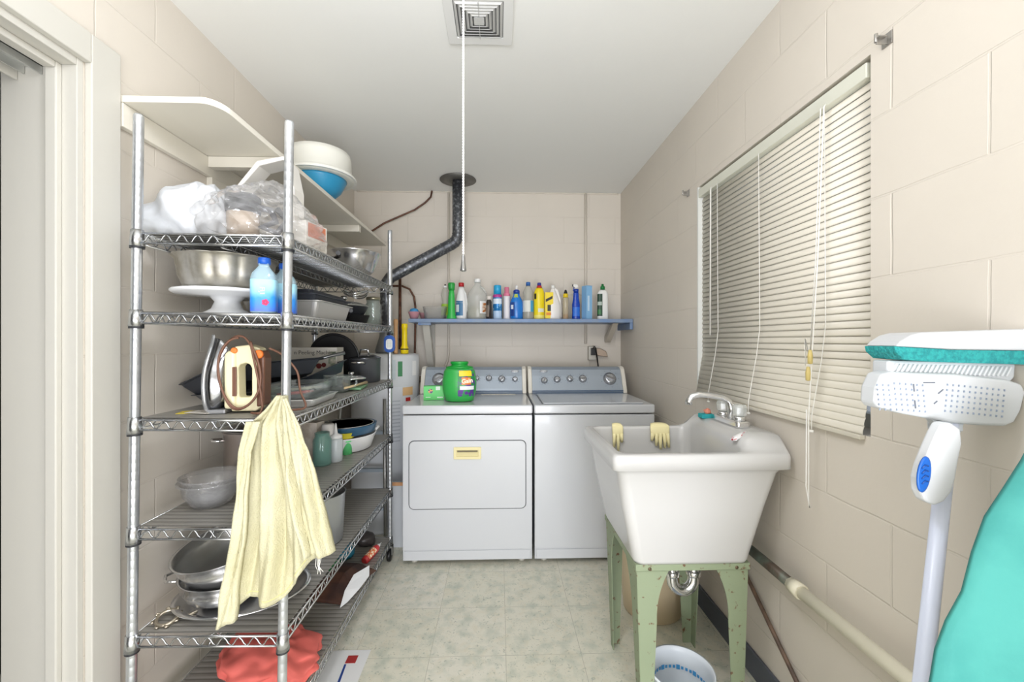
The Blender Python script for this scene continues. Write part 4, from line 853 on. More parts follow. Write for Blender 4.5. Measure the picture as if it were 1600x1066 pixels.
t = thing('casserole_dish', 'white oval casserole dish with side handles on the fourth shelf', 'dish', c, R(62))
M().lathe([(.095, 0), (.105, .006), (.125, .07), (.128, .075), (.12, .073), (.10, .01)], n=44, sx=1.2).build('dish_body', mat('#e7e7e6', .25), t)
m = M(); m.tube([(.14, -.04, .066), (.185, -.03, .078), (.185, .03, .078), (.14, .04, .066)], .008, 8); m.build('handle', mat('#e7e7e6', .25), t)
m = M(); m.tube([(-.14, -.04, .066), (-.185, -.03, .078), (-.185, .03, .078), (-.14, .04, .066)], .008, 8); m.build('handle', mat('#e7e7e6', .25), t)
t = thing('roaster_bowl', 'dark blue enamel bowl with black inside sitting on the white casserole', 'bowl', c+Vector((0, 0, .0765)), R(62))
M().lathe([(.10, 0), (.13, .01), (.138, .045), (.14, .05), (.13, .048), (.12, .012)], n=44, sx=1.05).build('bowl_body', mat('#2f5a78', .3), t)
M().lathe([(.128, .0445), (.118, .016), (.01, .012)], n=44, sx=1.04, cap0=False).build('black_inside', mat('#1d1e20', .3), t)
M().lathe([(.126, .047), (.126, .051), (.122, .051), (.122, .047)], n=44, sx=1.05).build('metal_rim', STEEL, t)
t = thing('paper_carton', 'pale striped carton standing behind the yellow bowl', 'box', (-.90, 1.93, z4), R(-10)); M().box(-.05, .09, -.03, .03, 0, .17).build('box_body', mat('#d8cfc2', .5, col2='#b7a999', cscale=20), t, bevel=.001)
t = thing('white_scoop', 'white plastic cup upside down behind the squeeze bottle', 'cup', (-.77, 1.90, z4), 0); M().lathe([(.032, 0), (.03, .13), (.026, .16), (.02, .165)], n=24).build('cup', mat('#dcd9d4', .4), t)
c = Vector((-.74, 1.50, z4))
# ------------------------------------------------------------------ fifth wire shelf
z5 = SH[4]+LZ
c = Vector((-.845, 1.41, z5-.003))
t = thing('oval_platter', 'large oval stainless platter on the fifth wire shelf', 'platter', c, R(12))
M().lathe([(.13, 0), (.15, .004), (.185, .022), (.20, .025), (.20, .028), (.183, .026), (.148, .008)], n=56, sx=1.0, sy=.78).build('platter', CHROME, t)
t = thing('mixing_bowl', 'polished steel bowl with handle ring sitting in the platter', 'bowl', c+Vector((-.045, .0, .0085)), R(10)); t.scale = (1.15, 1.15, 1.0)
M().lathe([(.05, 0), (.07, .004), (.105, .03), (.118, .06), (.12, .09), (.125, .092), (.117, .09), (.115, .062), (.10, .034), (.06, .008)], n=52).build('bowl', CHROME, t)
M().tube([(-.115, .03, .078), (-.15, .03, .08), (-.165, .0, .082), (-.15, -.03, .08), (-.115, -.03, .078)], .0045, 8).build('handle', CHROME, t)
t = thing('steel_colander', 'deep steel bowl tilted inside the polished bowl, white sticker inside', 'bowl', c+Vector((-.03, .02, .058)), rot=(R(8), R(-8), 0)); t.scale = (1.18, 1.18, 1.05)
M().lathe([(.045, 0), (.075, .012), (.11, .05), (.128, .095), (.134, .125), (.139, .127), (.131, .125), (.124, .095), (.106, .052), (.07, .016), (.01, .006)], n=56).build('bowl', STEEL, t)
M().obox((-.03, .1095, .07), (.042, .001, .018), Matrix.Rotation(R(-38), 3, 'X')).build('sticker', mat('#e9ebed', .5), t)
t = thing('metal_trivet', 'small ornate silver trivet at the front corner of fifth shelf', 'trivet', (-1.0, 1.287, z5+.004), 0, rot=(R(18), 0, R(20)))
m = M(); m.tube([(.026*math.cos(a), .026*math.sin(a), .01) for a in [k*2*PI/20 for k in range(21)]], .005, 8)
for k in range(8):
    a = k*PI/4; m.tube([(.026*math.cos(a), .026*math.sin(a), .01), (.036*math.cos(a+.2), .036*math.sin(a+.2), .012), (.034*math.cos(a+.4), .034*math.sin(a+.4), .01)], .0035, 6)
m.tube([(.03, 0, .01), (.055, -.01, .012), (.075, .0, .012)], .005, 8); m.build('trivet_ring', mat('#bdb3a0', .3, .85), t)
c = Vector((-.76, 1.79, z5))
t = thing('metal_pail', 'grey metal pail behind the towel on the fifth shelf', 'pail', c)
M().lathe([(.085, 0), (.09, .005), (.1, .2), (.104, .205), (.098, .203), (.085, .01)], n=40).build('pail_body', mat('#b5b8ba', .35, .7), t)
# ------------------------------------------------------------------ bottom wire shelf
z6 = SH[5]+LZ
c = at(418, 1060, Z=z6+.03)
t = thing('folded_cloth', 'coral red cloth bundle on the bottom wire shelf', 'cloth', (-.79, 1.46, z6))
m = blob((0, 0, 0), (.17, .13, .060), .30, 3.6, 21, 5)
for i, p in enumerate(m.v):
    k = smooth((p.x-.04)/.12); m.v[i] = Vector((p.x, p.y, p.z*(1-.35*k)+.004*math.sin(p.x*55+p.y*40)*min(1, p.z/.03)))
m.build('cloth_bundle', mat('#dd6a60', .75, bump=.35, bscale=25), t)
tag(M().tube([(.0, 0, .004), (.03, -.01, .006), (.05, .01, .004), (.06, .03, .004)], .003, 6).build('drawstring', mat('#e8e2da', .6), None, (-.70, 1.315, z6)), 'white drawstring beside the coral cloth bundle', 'string')
def base6(px, py): return at(px, py, Z=z6)
c = base6(577, 878)
t = thing('glue_bottle', 'red glue bottle with white nozzle lying on the bottom shelf', 'bottle', (c.x, c.y+.05, z6+.021), rot=(R(80), 0, R(162)))
M().lathe([(.012, -.07), (.019, -.066), (.0195, .03), (.015, .045), (.009, .05)], n=24).build('bottle_body', mat('#c9383a', .35), t)
M().lathe([(.009, .05), (.0085, .06), (.004, .068), (.002, .085)], n=16).build('nozzle', WHITE, t)
patch(lambda z: .0195, -.05, .015, R(40), R(170), off=.0008).build('label_sticker', mat('#e27a4a', .4, col2='#f2e0c0', cscale=90, thr=(.5, .55)), t)
c = base6(535, 925)
t = thing('paper_bag', 'torn brown and white paper bag lying on the bottom shelf', 'bag', (-.73, 1.93, z6), R(-12))
m = M()
rs = []
for k, y in enumerate((-.12, -.06, 0, .06, .12)):
    hgt = (.015, .05, .07, .065, .05)[k]; wv_ = .09+.01*math.sin(k*2)
    rs.append([(-wv_, y, .001), (wv_, y+.01*k, .001), (wv_*.95, y, hgt*.6), (wv_*.3, y, hgt), (-wv_*.6, y, hgt*.95), (-wv_, y, hgt*.5)])
m.rings(rs, sm=False); m.build('bag_body', mat('#5a3a2a', .7, col2='#3a2620', cscale=9), t, bevel=.004)
m = M().add([(.10, -.10, .004), (.113, -.02, .02), (.112, .06, .03), (.09, .10, .055), (.07, .0, .065), (.075, -.08, .04), (.09, -.14, .003)], [(0, 1, 2, 3, 4, 5, 6)]); m.build('white_flap', mat('#dfe0e0', .6), t, solid=.002)
for nm, px, py, colr, lb, s_ in (('plastic_dustpan', 545, 868, '#1f7f9a', 'teal blue plastic piece behind the paper bag, bottom shelf', (.05, .07, .03)), ('green_plastic', 522, 890, '#1f8a3c', 'green plastic piece beside the paper bag, bottom shelf', (.05, .05, .02)), ('dark_shoe', 550, 842, '#3f3a38', 'dark lumpy object at the far end of bottom shelf', (.05, .06, .04))):
    c = base6(px, py); x_ = min(c.x-.02, -.72)
    if nm == 'plastic_dustpan': c.y = 2.21
    if nm == 'green_plastic': c.y = 2.09; x_ = -.83
    if nm == 'dark_shoe': c.y = 2.34; x_ = -.74
    tag(blob((0, 0, 0), s_, .18, 3, len(lb)).build(nm, mat(colr, .4), None, (x_, c.y, z6)), lb, 'plastic item' if colr != '#3f3a38' else 'object')
# leaflet on the floor below the shelf
c = at(520, 1040, Z=0)
t = thing('floor_leaflet', 'white sheet with red square and blue stripe on floor beside shelving', 'paper', (-.585, 1.56, 0), R(0))
M().box(-.11, .06, -.20, .16, 0.0004, .0018).build('sheet', mat('#e4e4e2', .5), t)
M().box(-.02, .02, .09, .13, .0018, .0024).build('red_square', mat('#a83230', .5), t); M().prism([(-.02, .085), (-.012, .085), (.012, -.2), (.0, -.2)], 'z', .0018, .0024).build('blue_stripe', mat('#24438c', .5), t)
# ------------------------------------------------------------------ towel hanging on front post
def lerp_tab(tab, y):
    for (y0, *a), (y1, *b) in zip(tab, tab[1:]):
        if y0 <= y <= y1:
            k = (y-y0)/(y1-y0); return [p+(q-p)*k for p, q in zip(a, b)]
    return list(tab[-1][1:]) if y > tab[-1][0] else list(tab[0][1:])
TM = mat('#d6d1b0', .95, bump=.8, bscale=260, col2='#cbc5a0', cscale=7)
def sheet(tab, ybase, nu, nv, amp, folds, ph, botfn=None, thick=.004, m=None):
    """tab rows: (pixel y, left x, right x, depth) -> cloth between the two edges, hung in the plane near the post"""
    m = m or M(); v = []; f = []
    y0, y1 = tab[0][0], tab[-1][0]
    for i in range(nv+1):
        for j in range(nu+1):
            u = j/nu; vv = i/nv; py = y0+(y1-y0)*vv
            if botfn: py = y0+(botfn(u)-y0)*vv
            l, r, d = lerp_tab(tab, py)
            grow = min(1, .25+vv*1.6)
            wob = math.sin(u*folds*2*PI+ph+1.2*math.sin(vv*2.3+ph))
            wob = math.copysign(abs(wob)**.75, wob)
            dep = ybase+d-amp*grow*wob-.35*amp*math.sin(u*folds*4.3*PI+vv*5+ph)
            # rounded outer edges turn back
            dep += .03*grow*(max(0, abs(u-.5)*2-.82)/.18)**2*.5
            px = l+(r-l)*u
            p = at(px, py, Y=1.19); v.append((p.x+.006*noise.noise(Vector((u*4, vv*7, ph))), dep, p.z))
    for i in range(nv):
        for j in range(nu): f.append((i*(nu+1)+j, i*(nu+1)+j+1, (i+1)*(nu+1)+j+1, (i+1)*(nu+1)+j))
    return m.add(v, f, 0, True)
c = at(450, 640, Y=1.19)
t = thing('hand_towel', 'pale yellow terry towel hanging from the front shelving post', 'towel', (0, 0, 0))
main = [(618, 438, 449, 0), (640, 420, 450, 0), (662, 396, 456, 0), (700, 388, 470, 0), (760, 384, 484, 0), (830, 380, 494, 0), (880, 372, 499, 0), (915, 368, 500, 0), (965, 355, 500, 0)]
def botm(u): return 948-14*smooth(u/.35)-6*math.sin(u*9)-58*smooth((u-.5)/.5)
m = sheet(main, 1.180, 80, 60, .017, 2.6, .4, botm)
right = [(620, 451, 457, 0), (640, 452, 467, 0), (664, 452, 478, 0), (700, 455, 489, 0), (760, 462, 503, 0), (810, 472, 515, 0), (856, 486, 526, 0)]
def botr(u): return 862-8*u-3*math.sin(u*5)
sheet(right, 1.150, 40, 50, .012, 1.6, 2.6, botr, m=m)
left = [(655, 400, 418, 0), (700, 388, 404, 0), (760, 384, 400, 0), (830, 377, 396, 0), (900, 364, 384, 0), (966, 353, 376, 0)]
def botl(u): return 966-6*u
sheet(left, 1.150, 20, 40, .007, .8, 1, botl, m=m)
m.build('cloth', TM, t, solid=.006)
# stitched hem bands
m = M()
hem = []
for j in range(41):
    u = j/40; 
    py = botm(u)-9; l, r, d = lerp_tab(main, py); vv = .97; grow = 1
    wob = math.sin(u*2.6*2*PI+.4+1.2*math.sin(vv*2.3+.4)); wob = math.copysign(abs(wob)**.75, wob)
    dep = 1.180-.017*wob-.35*.017*math.sin(u*2.6*4.3*PI+vv*5+.4)+.03*(max(0, abs(u-.5)*2-.82)/.18)**2*.5
    p = at(l+(r-l)*u, py, Y=1.19); hem.append((p.x, dep-.004, p.z))
m.tube(hem, .0014, 5); m.build('hem_stitch', mat('#e0db9a', .8), t)
m = M()
for k in range(6):
    p = at(494+k*1.6, 872, Y=1.17); m.tube([(p.x, p.y, p.z), (p.x+.004*math.sin(k), p.y-.004, p.z-.02), (p.x+.006*math.sin(k*2.1)+.004, p.y-.002, p.z-.032-.006*(k % 3))], .0009, 4)
m.build('frayed_thread', mat('#efeee6', .9), t)
# ------------------------------------------------------------------ window blind
t = thing('window_blind', 'cream horizontal slat blind covering the right wall window', 'blind', (XR, (wy0+wy1)/2, wz1))
BL = mat('#dfd9ca', .42); hw_ = (wy1-wy0)/2-.013
M().box(.0, .042, -hw_, hw_, -.052, -.012).build('headrail', mat('#dcdccd', .35), t, bevel=.002)
m = M(); N_ = 43; z = -.066
zs = []
for k in range(N_):
    zs.append(z); z -= .0218
def slat(m, zc, x0, ang, ln=hw_, wd=.0240):
    n = 5; v = []
    for s_ in (-1, 1):
        for j in range(n+1):
            u = (j/n-.5)*wd; cv = .0022*(1-(2*u/wd)**2)
            v.append((x0+u*math.sin(ang)-cv*math.cos(ang), s_*ln, zc+u*math.cos(ang)-cv*math.sin(ang)*-1))
    m.add(v, [(j, j+1, n+2+j, n+1+j) for j in range(n)], 0, True)
for k, zc in enumerate(zs):
    x0 = .022 if k < 34 else .022-(k-34)*.0036
    slat(m, zc, x0, R(13), hw_)
m.build('slats', BL, t, solid=.0009)
M().box(-.018, -.002, -hw_, hw_, zs[-1]-.024, zs[-1]-.012).build('bottom_rail', mat('#d5cfbf', .4), t, bevel=.002)
m = M()
yy = [at(px, 400, X=XR).y-(wy0+wy1)/2 for px in (1122, 1187, 1290)]
for y in yy:
    m.tube([(-.004, y, -.05), (.0, y, -.7), (-.012, y, -.8), (-.042, y, -.965), (-.043, y, zs[-1]-.03)], .0014, 5)
    m.lathe([(.006, 0), (.006, .006)], c=(-.043, y, zs[-1]-.034), n=10)
m.build('ladder_cord', mat('#f0eee6', .6), t)
m = M()
y = at(1113, 400, X=XR).y-(wy0+wy1)/2
M().tube([(-.006, y, -.05), (-.008, y, -.06), (-.01, y, -.72)], .0035, 6).build('tilt_wand', mat('#eceae2', .2, alpha=.8), t)
y0_ = at(1283, 400, X=XR-.02).y-(wy0+wy1)/2
m = M(); m.tube([(-.006, y0_, -.05), (-.014, y0_-.003, -.06), (-.03, y0_+.0, -.5), (-.05, y0_+.01, -.97), (-.05, y0_+.01, -1.2), (-.045, y0_+.012, -1.24), (-.05, y0_+.02, -1.18), (-.05, y0_+.018, -.95)], .0018, 5)
m.tube([(-.006, y0_+.014, -.05), (-.014, y0_+.01, -.06), (-.03, y0_+.008, -.5), (-.045, y0_+.012, -.80), (-.045, y0_+.03, -.74), (-.045, y0_+.03, -.82)], .0016, 5)
m.build('pull_cord', mat('#f2f0e9', .6), t)
for dy_, z_ in ((.004, -.79), (.012, -.84)):
    M().lathe([(.004, .018), (.007, .0), (.0065, -.022), (.003, -.024)], c=(-.05, y0_+dy_, z_), n=10).build('tassel', mat('#d8c37a', .4), t)
# curtain brackets
for px, py, lb in ((1381, 62, 'small metal curtain bracket above the near corner of the blind'), (1073, 302, 'small metal curtain bracket beside the far corner of the blind')):
    p = at(px, py, X=XR-.01)
    t = thing('curtain_bracket', lb, 'bracket', (XR, p.y, p.z))
    m = M(); m.box(-.003, -.0005, -.014, .014, -.016, .016); m.box(-.03, -.003, -.002, .002, -.012, .010); m.box(-.032, -.012, -.012, .0, .0, .003); m.tube([(-.03, 0, -.008), (-.03, 0, .014)], .004, 8)
    m.build('bracket_plate', mat('#a8a5a0', .3, .8), t, bevel=.0008)
# ------------------------------------------------------------------ laundry sink
sx0, sx1, sy0, sy1 = .362, .945, 1.305, 1.778
t = thing('laundry_sink', 'white deep laundry tub with faucet deck against right wall', 'sink', (0, 0, 0))
def rr3(x0, x1, y0, y1, r, z, zf=None, n=8):
    # dense rounded rectangle so that the deck can rise
    base = []
    cs_ = [(x1-r, y1-r, 0), (x0+r, y1-r, 90), (x0+r, y0+r, 180), (x1-r, y0+r, 270)]
    for q_, (cx, cy_, a0) in enumerate(cs_):
        for k in range(n+1):
            a = R(a0+90*k/n); base.append((cx+r*math.cos(a), cy_+r*math.sin(a)))
        nx, ny, na = cs_[(q_+1) % 4]; a = R(a0+90); p0 = (cx+r*math.cos(a), cy_+r*math.sin(a)); p1 = (nx+r*math.cos(a), ny+r*math.sin(a))
        for k in range(1, 12): base.append((p0[0]+(p1[0]-p0[0])*k/12, p0[1]+(p1[1]-p0[1])*k/12))
    return [Vector((x, y, z+(zf(x, y) if zf else 0))) for x, y in base]
def rise(x, y): return .05*smooth((x-.775)/.07)*smooth((y-sy0-.005)/.07)*smooth((sy1+.03-y)/.05)
POR = mat('#cac9c6', .25, coat=.4)
ix0, ix1, iy0, iy1 = sx0+.03, .80, sy0+.03, sy1-.03
RZ = .903
rs = [rr3(.446, .824, 1.345, 1.745, .03, .535), rr3(.442, .828, 1.341, 1.749, .032, .545),
      rr3(.405, .88, 1.332, 1.762, .035, .72), rr3(.385, .918, 1.325, 1.77, .035, .835), rr3(.378, .93, 1.318, 1.772, .035, .848),
      rr3(sx0, sx1, sy0, sy1, .022, .853), rr3(sx0, sx1, sy0, sy1, .022, RZ-.012, rise), rr3(sx0+.004, sx1-.004, sy0+.004, sy1-.004, .02, RZ-.003, rise), rr3(sx0+.012, sx1-.01, sy0+.012, sy1-.012, .018, RZ, rise)]
def toin(k, r, z, zf=None):
    return rr3(sx0+.012+(ix0-sx0-.012)*k, sx1-.01+(ix1-sx1+.01)*k, sy0+.012+(iy0-sy0-.012)*k, sy1-.012+(iy1-sy1+.012)*k, r, z, zf)
for k in (.25, .5, .75, .93): rs.append(toin(k, .02+.02*k, RZ, rise))
rs.append(toin(1, .042, RZ-.012, lambda x, y: rise(x, y)*.7))
rs += [rr3(ix0+.01, ix1-.006, iy0+.008, iy1-.008, .045, .84), rr3(.475, .785, 1.372, 1.72, .05, .60), rr3(.50, .76, 1.4, 1.69, .06, .565), rr3(.60, .66, 1.50, 1.60, .03, .56)]
M().rings(rs).build('tub', POR, t)
m = M().lathe([(.028, .561), (.03, .566), (.02, .5665), (.015, .562)], c=(.63, 1.55, 0), n=24); m.build('drain', CHROME, t)
# maker's print: small blue lettering-like marks
m = M()
for k in range(12):
    p = at(1139+k*2.0, 886.5, Y=1.343); m.box(p.x, p.x+.003, 1.3415, 1.3425, .549, .5545 if k in (0, 6) else .553)
m.build('blue_print', mat('#4a6fb8', .5), t)
m = M()
for (x, y) in ((1,1),): pass
# p-trap
m = M(); cx_, cy_ = .63, 1.55
pts = [(.63, 1.55, .545), (.63, 1.55, .50)]
M().tube([(.63, 1.5, .545), (.63, 1.5, .40)]+[(.63+.04-.04*math.cos(a), 1.5, .40-.045*math.sin(a)) for a in [R(q_) for q_ in range(20, 181, 20)]]+[(.71, 1.5, .47), (.715, 1.51, .50), (.75, 1.55, .515), (XR-.005, 1.6, .515)], .020, 16).build('drain_trap', CHROME, t)
for z_, x_ in ((.41, .71), (.41, .63), (.51, .63)): M().lathe([(.024, 0), (.026, .004), (.026, .016), (.024, .02)], c=(x_, 1.5, z_), n=18).build('trap_nut', CHROME, t)
# stand
OL = mat('#8e9a7c', .5, .1, col2='#7d8a6c', cscale=9, bump=.1, bscale=60); RUST = mat('#8e9a7c', .6, 0, col2='#6b4a30', cscale=45, thr=(.62, .68), bump=.1, bscale=60)
t = thing('sink_stand', 'olive green metal stand with rust spots carrying the laundry sink', 'stand', (0, 0, 0))
fx0, fx1, fy0, fy1 = .452, .822, 1.352, 1.742
M().ringprism([(fx0-.006, fy0-.006), (fx1+.006, fy0-.006), (fx1+.006, fy1+.006), (fx0-.006, fy1+.006)], [(fx0+.015, fy0+.015), (fx1-.015, fy0+.015), (fx1-.015, fy1-.015), (fx0+.015, fy1-.015)], 'z', .512, .534).build('top_frame', RUST, t, bevel=.002)
def legpoly(w0=.105, w1=.035):
    p = [(0, 0), (0, .51), (w0, .51)]
    for k in range(1, 9):
        a = k/8; p.append((w0-(w0-.06)*(1-(1-a)**2.2), .51-.17*a))
    p += [(.048, .18), (w1, 0)]
    return p
for ix, (x, sx_) in enumerate(((fx0, 1), (fx1, -1))):
    for iy, (y, sy_) in enumerate(((fy0, 1), (fy1, -1))):
        m = M(); lp = legpoly(); dxl = .016*sx_; dyl = -.018 if sy_ < 0 else .0
        a = M().prism([(x+sx_*u, z) for u, z in lp], 'y', y-.0015, y+.0015); b = M().prism([(y+sy_*u, z) for u, z in legpoly(.12)], 'x', x-.0015, x+.0015)
        for q_ in (a, b):
            for i, p in enumerate(q_.v): k = 1-p.z/.51; q_.v[i] = Vector((p.x+dxl*k, p.y+dyl*k, p.z))
            m.add(q_.v, q_.f)
        lg = m.build('leg', RUST, t)
        M().lathe([(.006, 0), (.006, .004), (.003, .006)], n=10, mx=Matrix.Rotation(PI/2, 3, 'X'), c=(x+sx_*.04, y-.0025, .52)).build('bolt', mat('#6b5c48', .4, .6), lg)
# faucet
fz = RZ+.0505
p = at(1150, 668, Z=fz)
FX, FY = .878, 1.55
t = thing('faucet', 'chrome faucet with two clear handles on the sink deck', 'faucet', (FX, FY, fz))
M().prism(rrect(-.026, .026, -.085, .085, .012), 'z', -.001, .022).build('faucet_base', CHROME, t, bevel=.005, seg=3)
pts = [(0, 0, .022), (0, 0, .06), (-.004, .0, .085)]+[(-.025-.02*math.cos(a)-0, .004, .088+.018*math.sin(a)) for a in (R(150), R(120), R(90))][:0]
M().tube([(0, 0, .02), (0, 0, .06), (-.006, .002, .082), (-.03, .006, .098), (-.075, .014, .105), (-.115, .02, .108), (-.14, .024, .10), (-.15, .026, .082), (-.151, .026, .068)], [.014, .013, .012, .011, .011, .0115, .012, .012, .0125], 14).build('spout', CHROME, t)
for y in (-.055, .055):
    M().lathe([(.021, .022), (.021, .036), (.015, .038)], c=(0, y, 0), n=20).build('valve_collar', CHROME, t)
    M().lathe([(.015, .038), (.024, .042), (.026, .07), (.02, .08), (.006, .082)], c=(0, y, 0), n=8, sm=False).build('clear_handle', mat('#d9dcd6', .05, alpha=.45, spec=1.0), t)
p = at(1115, 655, Z=fz)
t = thing('soap_dish', 'teal sponge piece with orange scrap beside the faucet', 'sponge', (.855, 1.685, fz-.004)); M().box(-.03, .022, -.02, .02, 0, .018).build('sponge', mat('#2aa3a8', .8), t, bevel=.003)
blob((0, 0, 0), (.014, .012, .012), .3, 5, 3, 3).build('orange_scrap', mat('#d98a72', .7), t, (.0, 0, .0182))
p = at(1187, 697, Z=.93)
t = thing('toothpaste_tube', 'crumpled white tube with red marks on the sink rim', 'tube', (.822, 1.40, RZ+.037), rot=(0, R(-14), R(25)))
m = M(); m.rings([[(x, ry*math.cos(a), rz_*math.sin(a)+.002*math.sin(x*200)) for a in [k*2*PI/12 for k in range(12)]] for x, ry, rz_ in ((-.035, .012, .002), (-.02, .011, .007), (.0, .009, .009), (.02, .010, .009), (.028, .005, .006), (.036, .005, .005))]); m.build('tube_body', mat('#e6e4e2', .35, col2='#b0404a', cscale=70, thr=(.58, .6)), t)
# gloves over the far rim
GL = mat('#eee3ae', .6)
def glove(label, px, w_, fingers, n_):
    p = at(px, 668, Y=1.765)
    t = thing('rubber_glove', label, 'glove', (p.x, 1.757, RZ+.0035), group='cream gloves on the sink rim')
    def surfpt(u, s_):   # s_: 0 on top of rim, grows downward inside
        if s_ < .02: return Vector((u, .012-s_, .001+.012*math.sin(min(1, s_/.02)*PI)*.5))
        return Vector((u, -.016-.12*0-(s_-.02)*.10, -(s_-.02)))
    prof = [(0, .55), (.01, .85), (.02, 1), (.045, 1), (.06, .95)]
    rs = []
    for s_, k in prof:
        c_ = surfpt(0, s_); rs.append([Vector((c_.x+w_/2*k*math.cos(a), c_.y+.006*math.sin(a)-.004, c_.z+.004*math.sin(a))) for a in [j*2*PI/16 for j in range(16)]])
    M().rings(rs).build('palm', GL, t)
    m = M(); nf = len(fingers)
    for i, L_ in enumerate(fingers):
        u = (i-(nf-1)/2)*w_/nf*.95; a0 = surfpt(u, .05); b = surfpt(u*1.1+.003*math.sin(i*3), .05+L_*.5); c2 = surfpt(u*1.15, .05+L_)
        m2 = M().tube([a0+Vector((0, -.004, 0)), b+Vector((0, -.006, 0)), c2+Vector((0, -.004, 0))], [w_/nf*.52, w_/nf*.46, w_/nf*.32], 8); m.add(m2.v, m2.f, 0, True)
    m.build('fingers', GL, t)
glove('cream rubber glove draped over the sink rim, nearer the left corner', 962, .046, (.055, .07, .035), 0)
glove('wider cream rubber glove draped over middle of the far sink rim', 1027, .082, (.03, .05, .065, .06, .058), 1)
# bucket, tan bin
p = at(1073, 1045, Z=.14)
t = thing('plastic_bucket', 'white plastic basin with blue ring print under the sink', 'bucket', (.612, 1.385, 0)); t.scale = (.80, .80, 1.22)
M().lathe([(.095, 0), (.105, .004), (.128, .125), (.135, .128), (.135, .135), (.128, .133), (.123, .12), (.098, .006)], n=48).build('bucket_body', mat('#dde3e8', .35), t)
m = M()
for k in range(44):
    a = k*2*PI/44; 
    m.obox((.0885*math.cos(a), .0885*math.sin(a), .0068), (.010, .007, .0012) if k % 4 else (.016, .012, .0012), Matrix.Rotation(a, 3, 'Z'))
m.build('blue_ring_print', mat('#4a9fd8', .4), t); m = M()
for k in range(40):
    a = k*2*PI/40; m.obox((.1105*math.cos(a), .1105*math.sin(a), .082), (.0015, .010 if k % 4 else .015, .008 if k % 4 else .013), Matrix.Rotation(a, 3, 'Z'))
m.build('blue_ring_print', mat('#4a9fd8', .4), t)
t = thing('waste_bin', 'beige plastic bin standing behind the sink stand', 'bin', (.725, 1.955, 0))
M().lathe([(.125, 0), (.132, .006), (.155, .30), (.16, .305), (.16, .315), (.15, .312), (.125, .01)], n=40).build('bin_body', mat('#d9c6a4', .45), t)
# ------------------------------------------------------------------ pipes along right wall
t = thing('drain_pipe', 'white plastic drain pipe with dark metal end along right wall', 'pipe', (XR, 0, 0))
M().tube([(-.045, 1.24, .5), (-.045, 0.2, .515)], .019, 16).build('plastic_pipe', mat('#ece6d0', .35), t)
M().tube([(-.045, 1.55, .502), (-.045, 1.28, .5)], .017, 14).build('metal_pipe', mat('#5f5348', .5, .4, col2='#77857a', cscale=12), t)
M().tube([(-.045, 1.285, .5), (-.045, 1.272, .5), (-.045, 1.271, .5), (-.045, 1.235, .5)], [.021, .021, .024, .024], 8).build('coupling', mat('#efe9d2', .4), t)
a = at(1172, 912, X=XR-.012); b = at(1245, 1066, X=XR-.012); d = (b-a)
tag(M().tube([a-d*.4, a, b, b+d*.1], .0075, 8).build('gas_pipe', mat('#7a6250', .5, col2='#5a4a40', cscale=20)), 'thin brown rusty pipe slanting down the right wall', 'pipe')
# ------------------------------------------------------------------ sponge mop
MW = mat('#cccfd1', .35); MY = .75
t = thing('sponge_mop', 'white roller sponge mop standing head up against right wall', 'mop', (0, 0, 0))
P3 = lambda x, y, Y=MY: at(x, y, Y=Y)
top = P3(1484, 665); bot0 = at(1441, 1066, Y=.69); dv = (bot0-top); k = -top.z/dv.z; foot = top+dv*k
M().tube([foot+Vector((0, 0, .0)), foot.lerp(top, .5), top+(top-foot)*.03], .0125, 18).build('pole', mat('#d9dff0', .3), t)
# perforated tray, roller frame, sponge and backing
def poly3(pts_, y0, y1, Y=MY):
    q = [at(px, py, Y=Y) for px, py in pts_]
    return M().prism([(p.x, p.z) for p in q], 'y', y0, y1)
poly3([(1368, 583), (1384, 580), (1480, 583), (1560, 592), (1582, 599), (1587, 612), (1580, 640), (1570, 658), (1556, 664), (1520, 663), (1480, 660), (1400, 645), (1362, 635), (1356, 628), (1358, 605)], MY-.016, MY+.02).build('perforated_wringer', MW, t, bevel=.006, seg=3)
m = M()
for i in range(23):
    if 9 <= i <= 11: continue
    for j in range(6):
        px = 1372+i*8.9+(j-2)*.8*(1 if i < 10 else -1); py = 598+j*8.2+(i/22)**1.3*16-4*(i > 11)+(6-j)*(i < 3)*.6
        p = at(px, py, Y=MY-.0165); m.obox((p.x, MY-.0168, p.z), (.0019, .0016, .0036), Matrix.Rotation(.15, 3, 'Y'))
m.build('slot_hole', mat('#97a3b6', .6), t)
m = M(); 
for px, py, w__, h__ in ((1452, 598, .0215, .0022), (1428, 606, .0022, .014), (1430, 632, .0022, .015), (1470, 612, .002, .012), (1462, 629, .002, .008)):
    p = at(px, py, Y=MY-.0165); m.obox((p.x, MY-.0163, p.z), (w__, .0012, h__), Matrix.Rotation(-.12 if px < 1440 else (.9 if px > 1460 else 0), 3, 'Y'))
m.build('slit', mat('#6f7580', .6), t)
poly3([(1385, 563), (1584, 568), (1582, 590), (1574, 598), (1480, 590), (1384, 588)], MY-.004, MY+.03).build('roller_frame', MW, t, bevel=.004)
m = M()
for i in range(26):
    p = at(1396+i*7.2, 577+i*.15, Y=MY-.006); m.obox((p.x, MY-.0045, p.z), (.0035, .006, .02), Matrix.Rotation(.5, 3, 'Y'))
m.build('roller_rib', mat('#e3e5e6', .4), t, bevel=.001)
poly3([(1376, 541), (1378, 550), (1390, 561), (1440, 565), (1588, 569), (1597, 560), (1597, 541), (1582, 548), (1460, 546)], MY-.028, MY+.035).build('sponge', mat('#2a9a98', .9, bump=.9, bscale=180, col2='#1d8385', cscale=160), t, bevel=.0015)
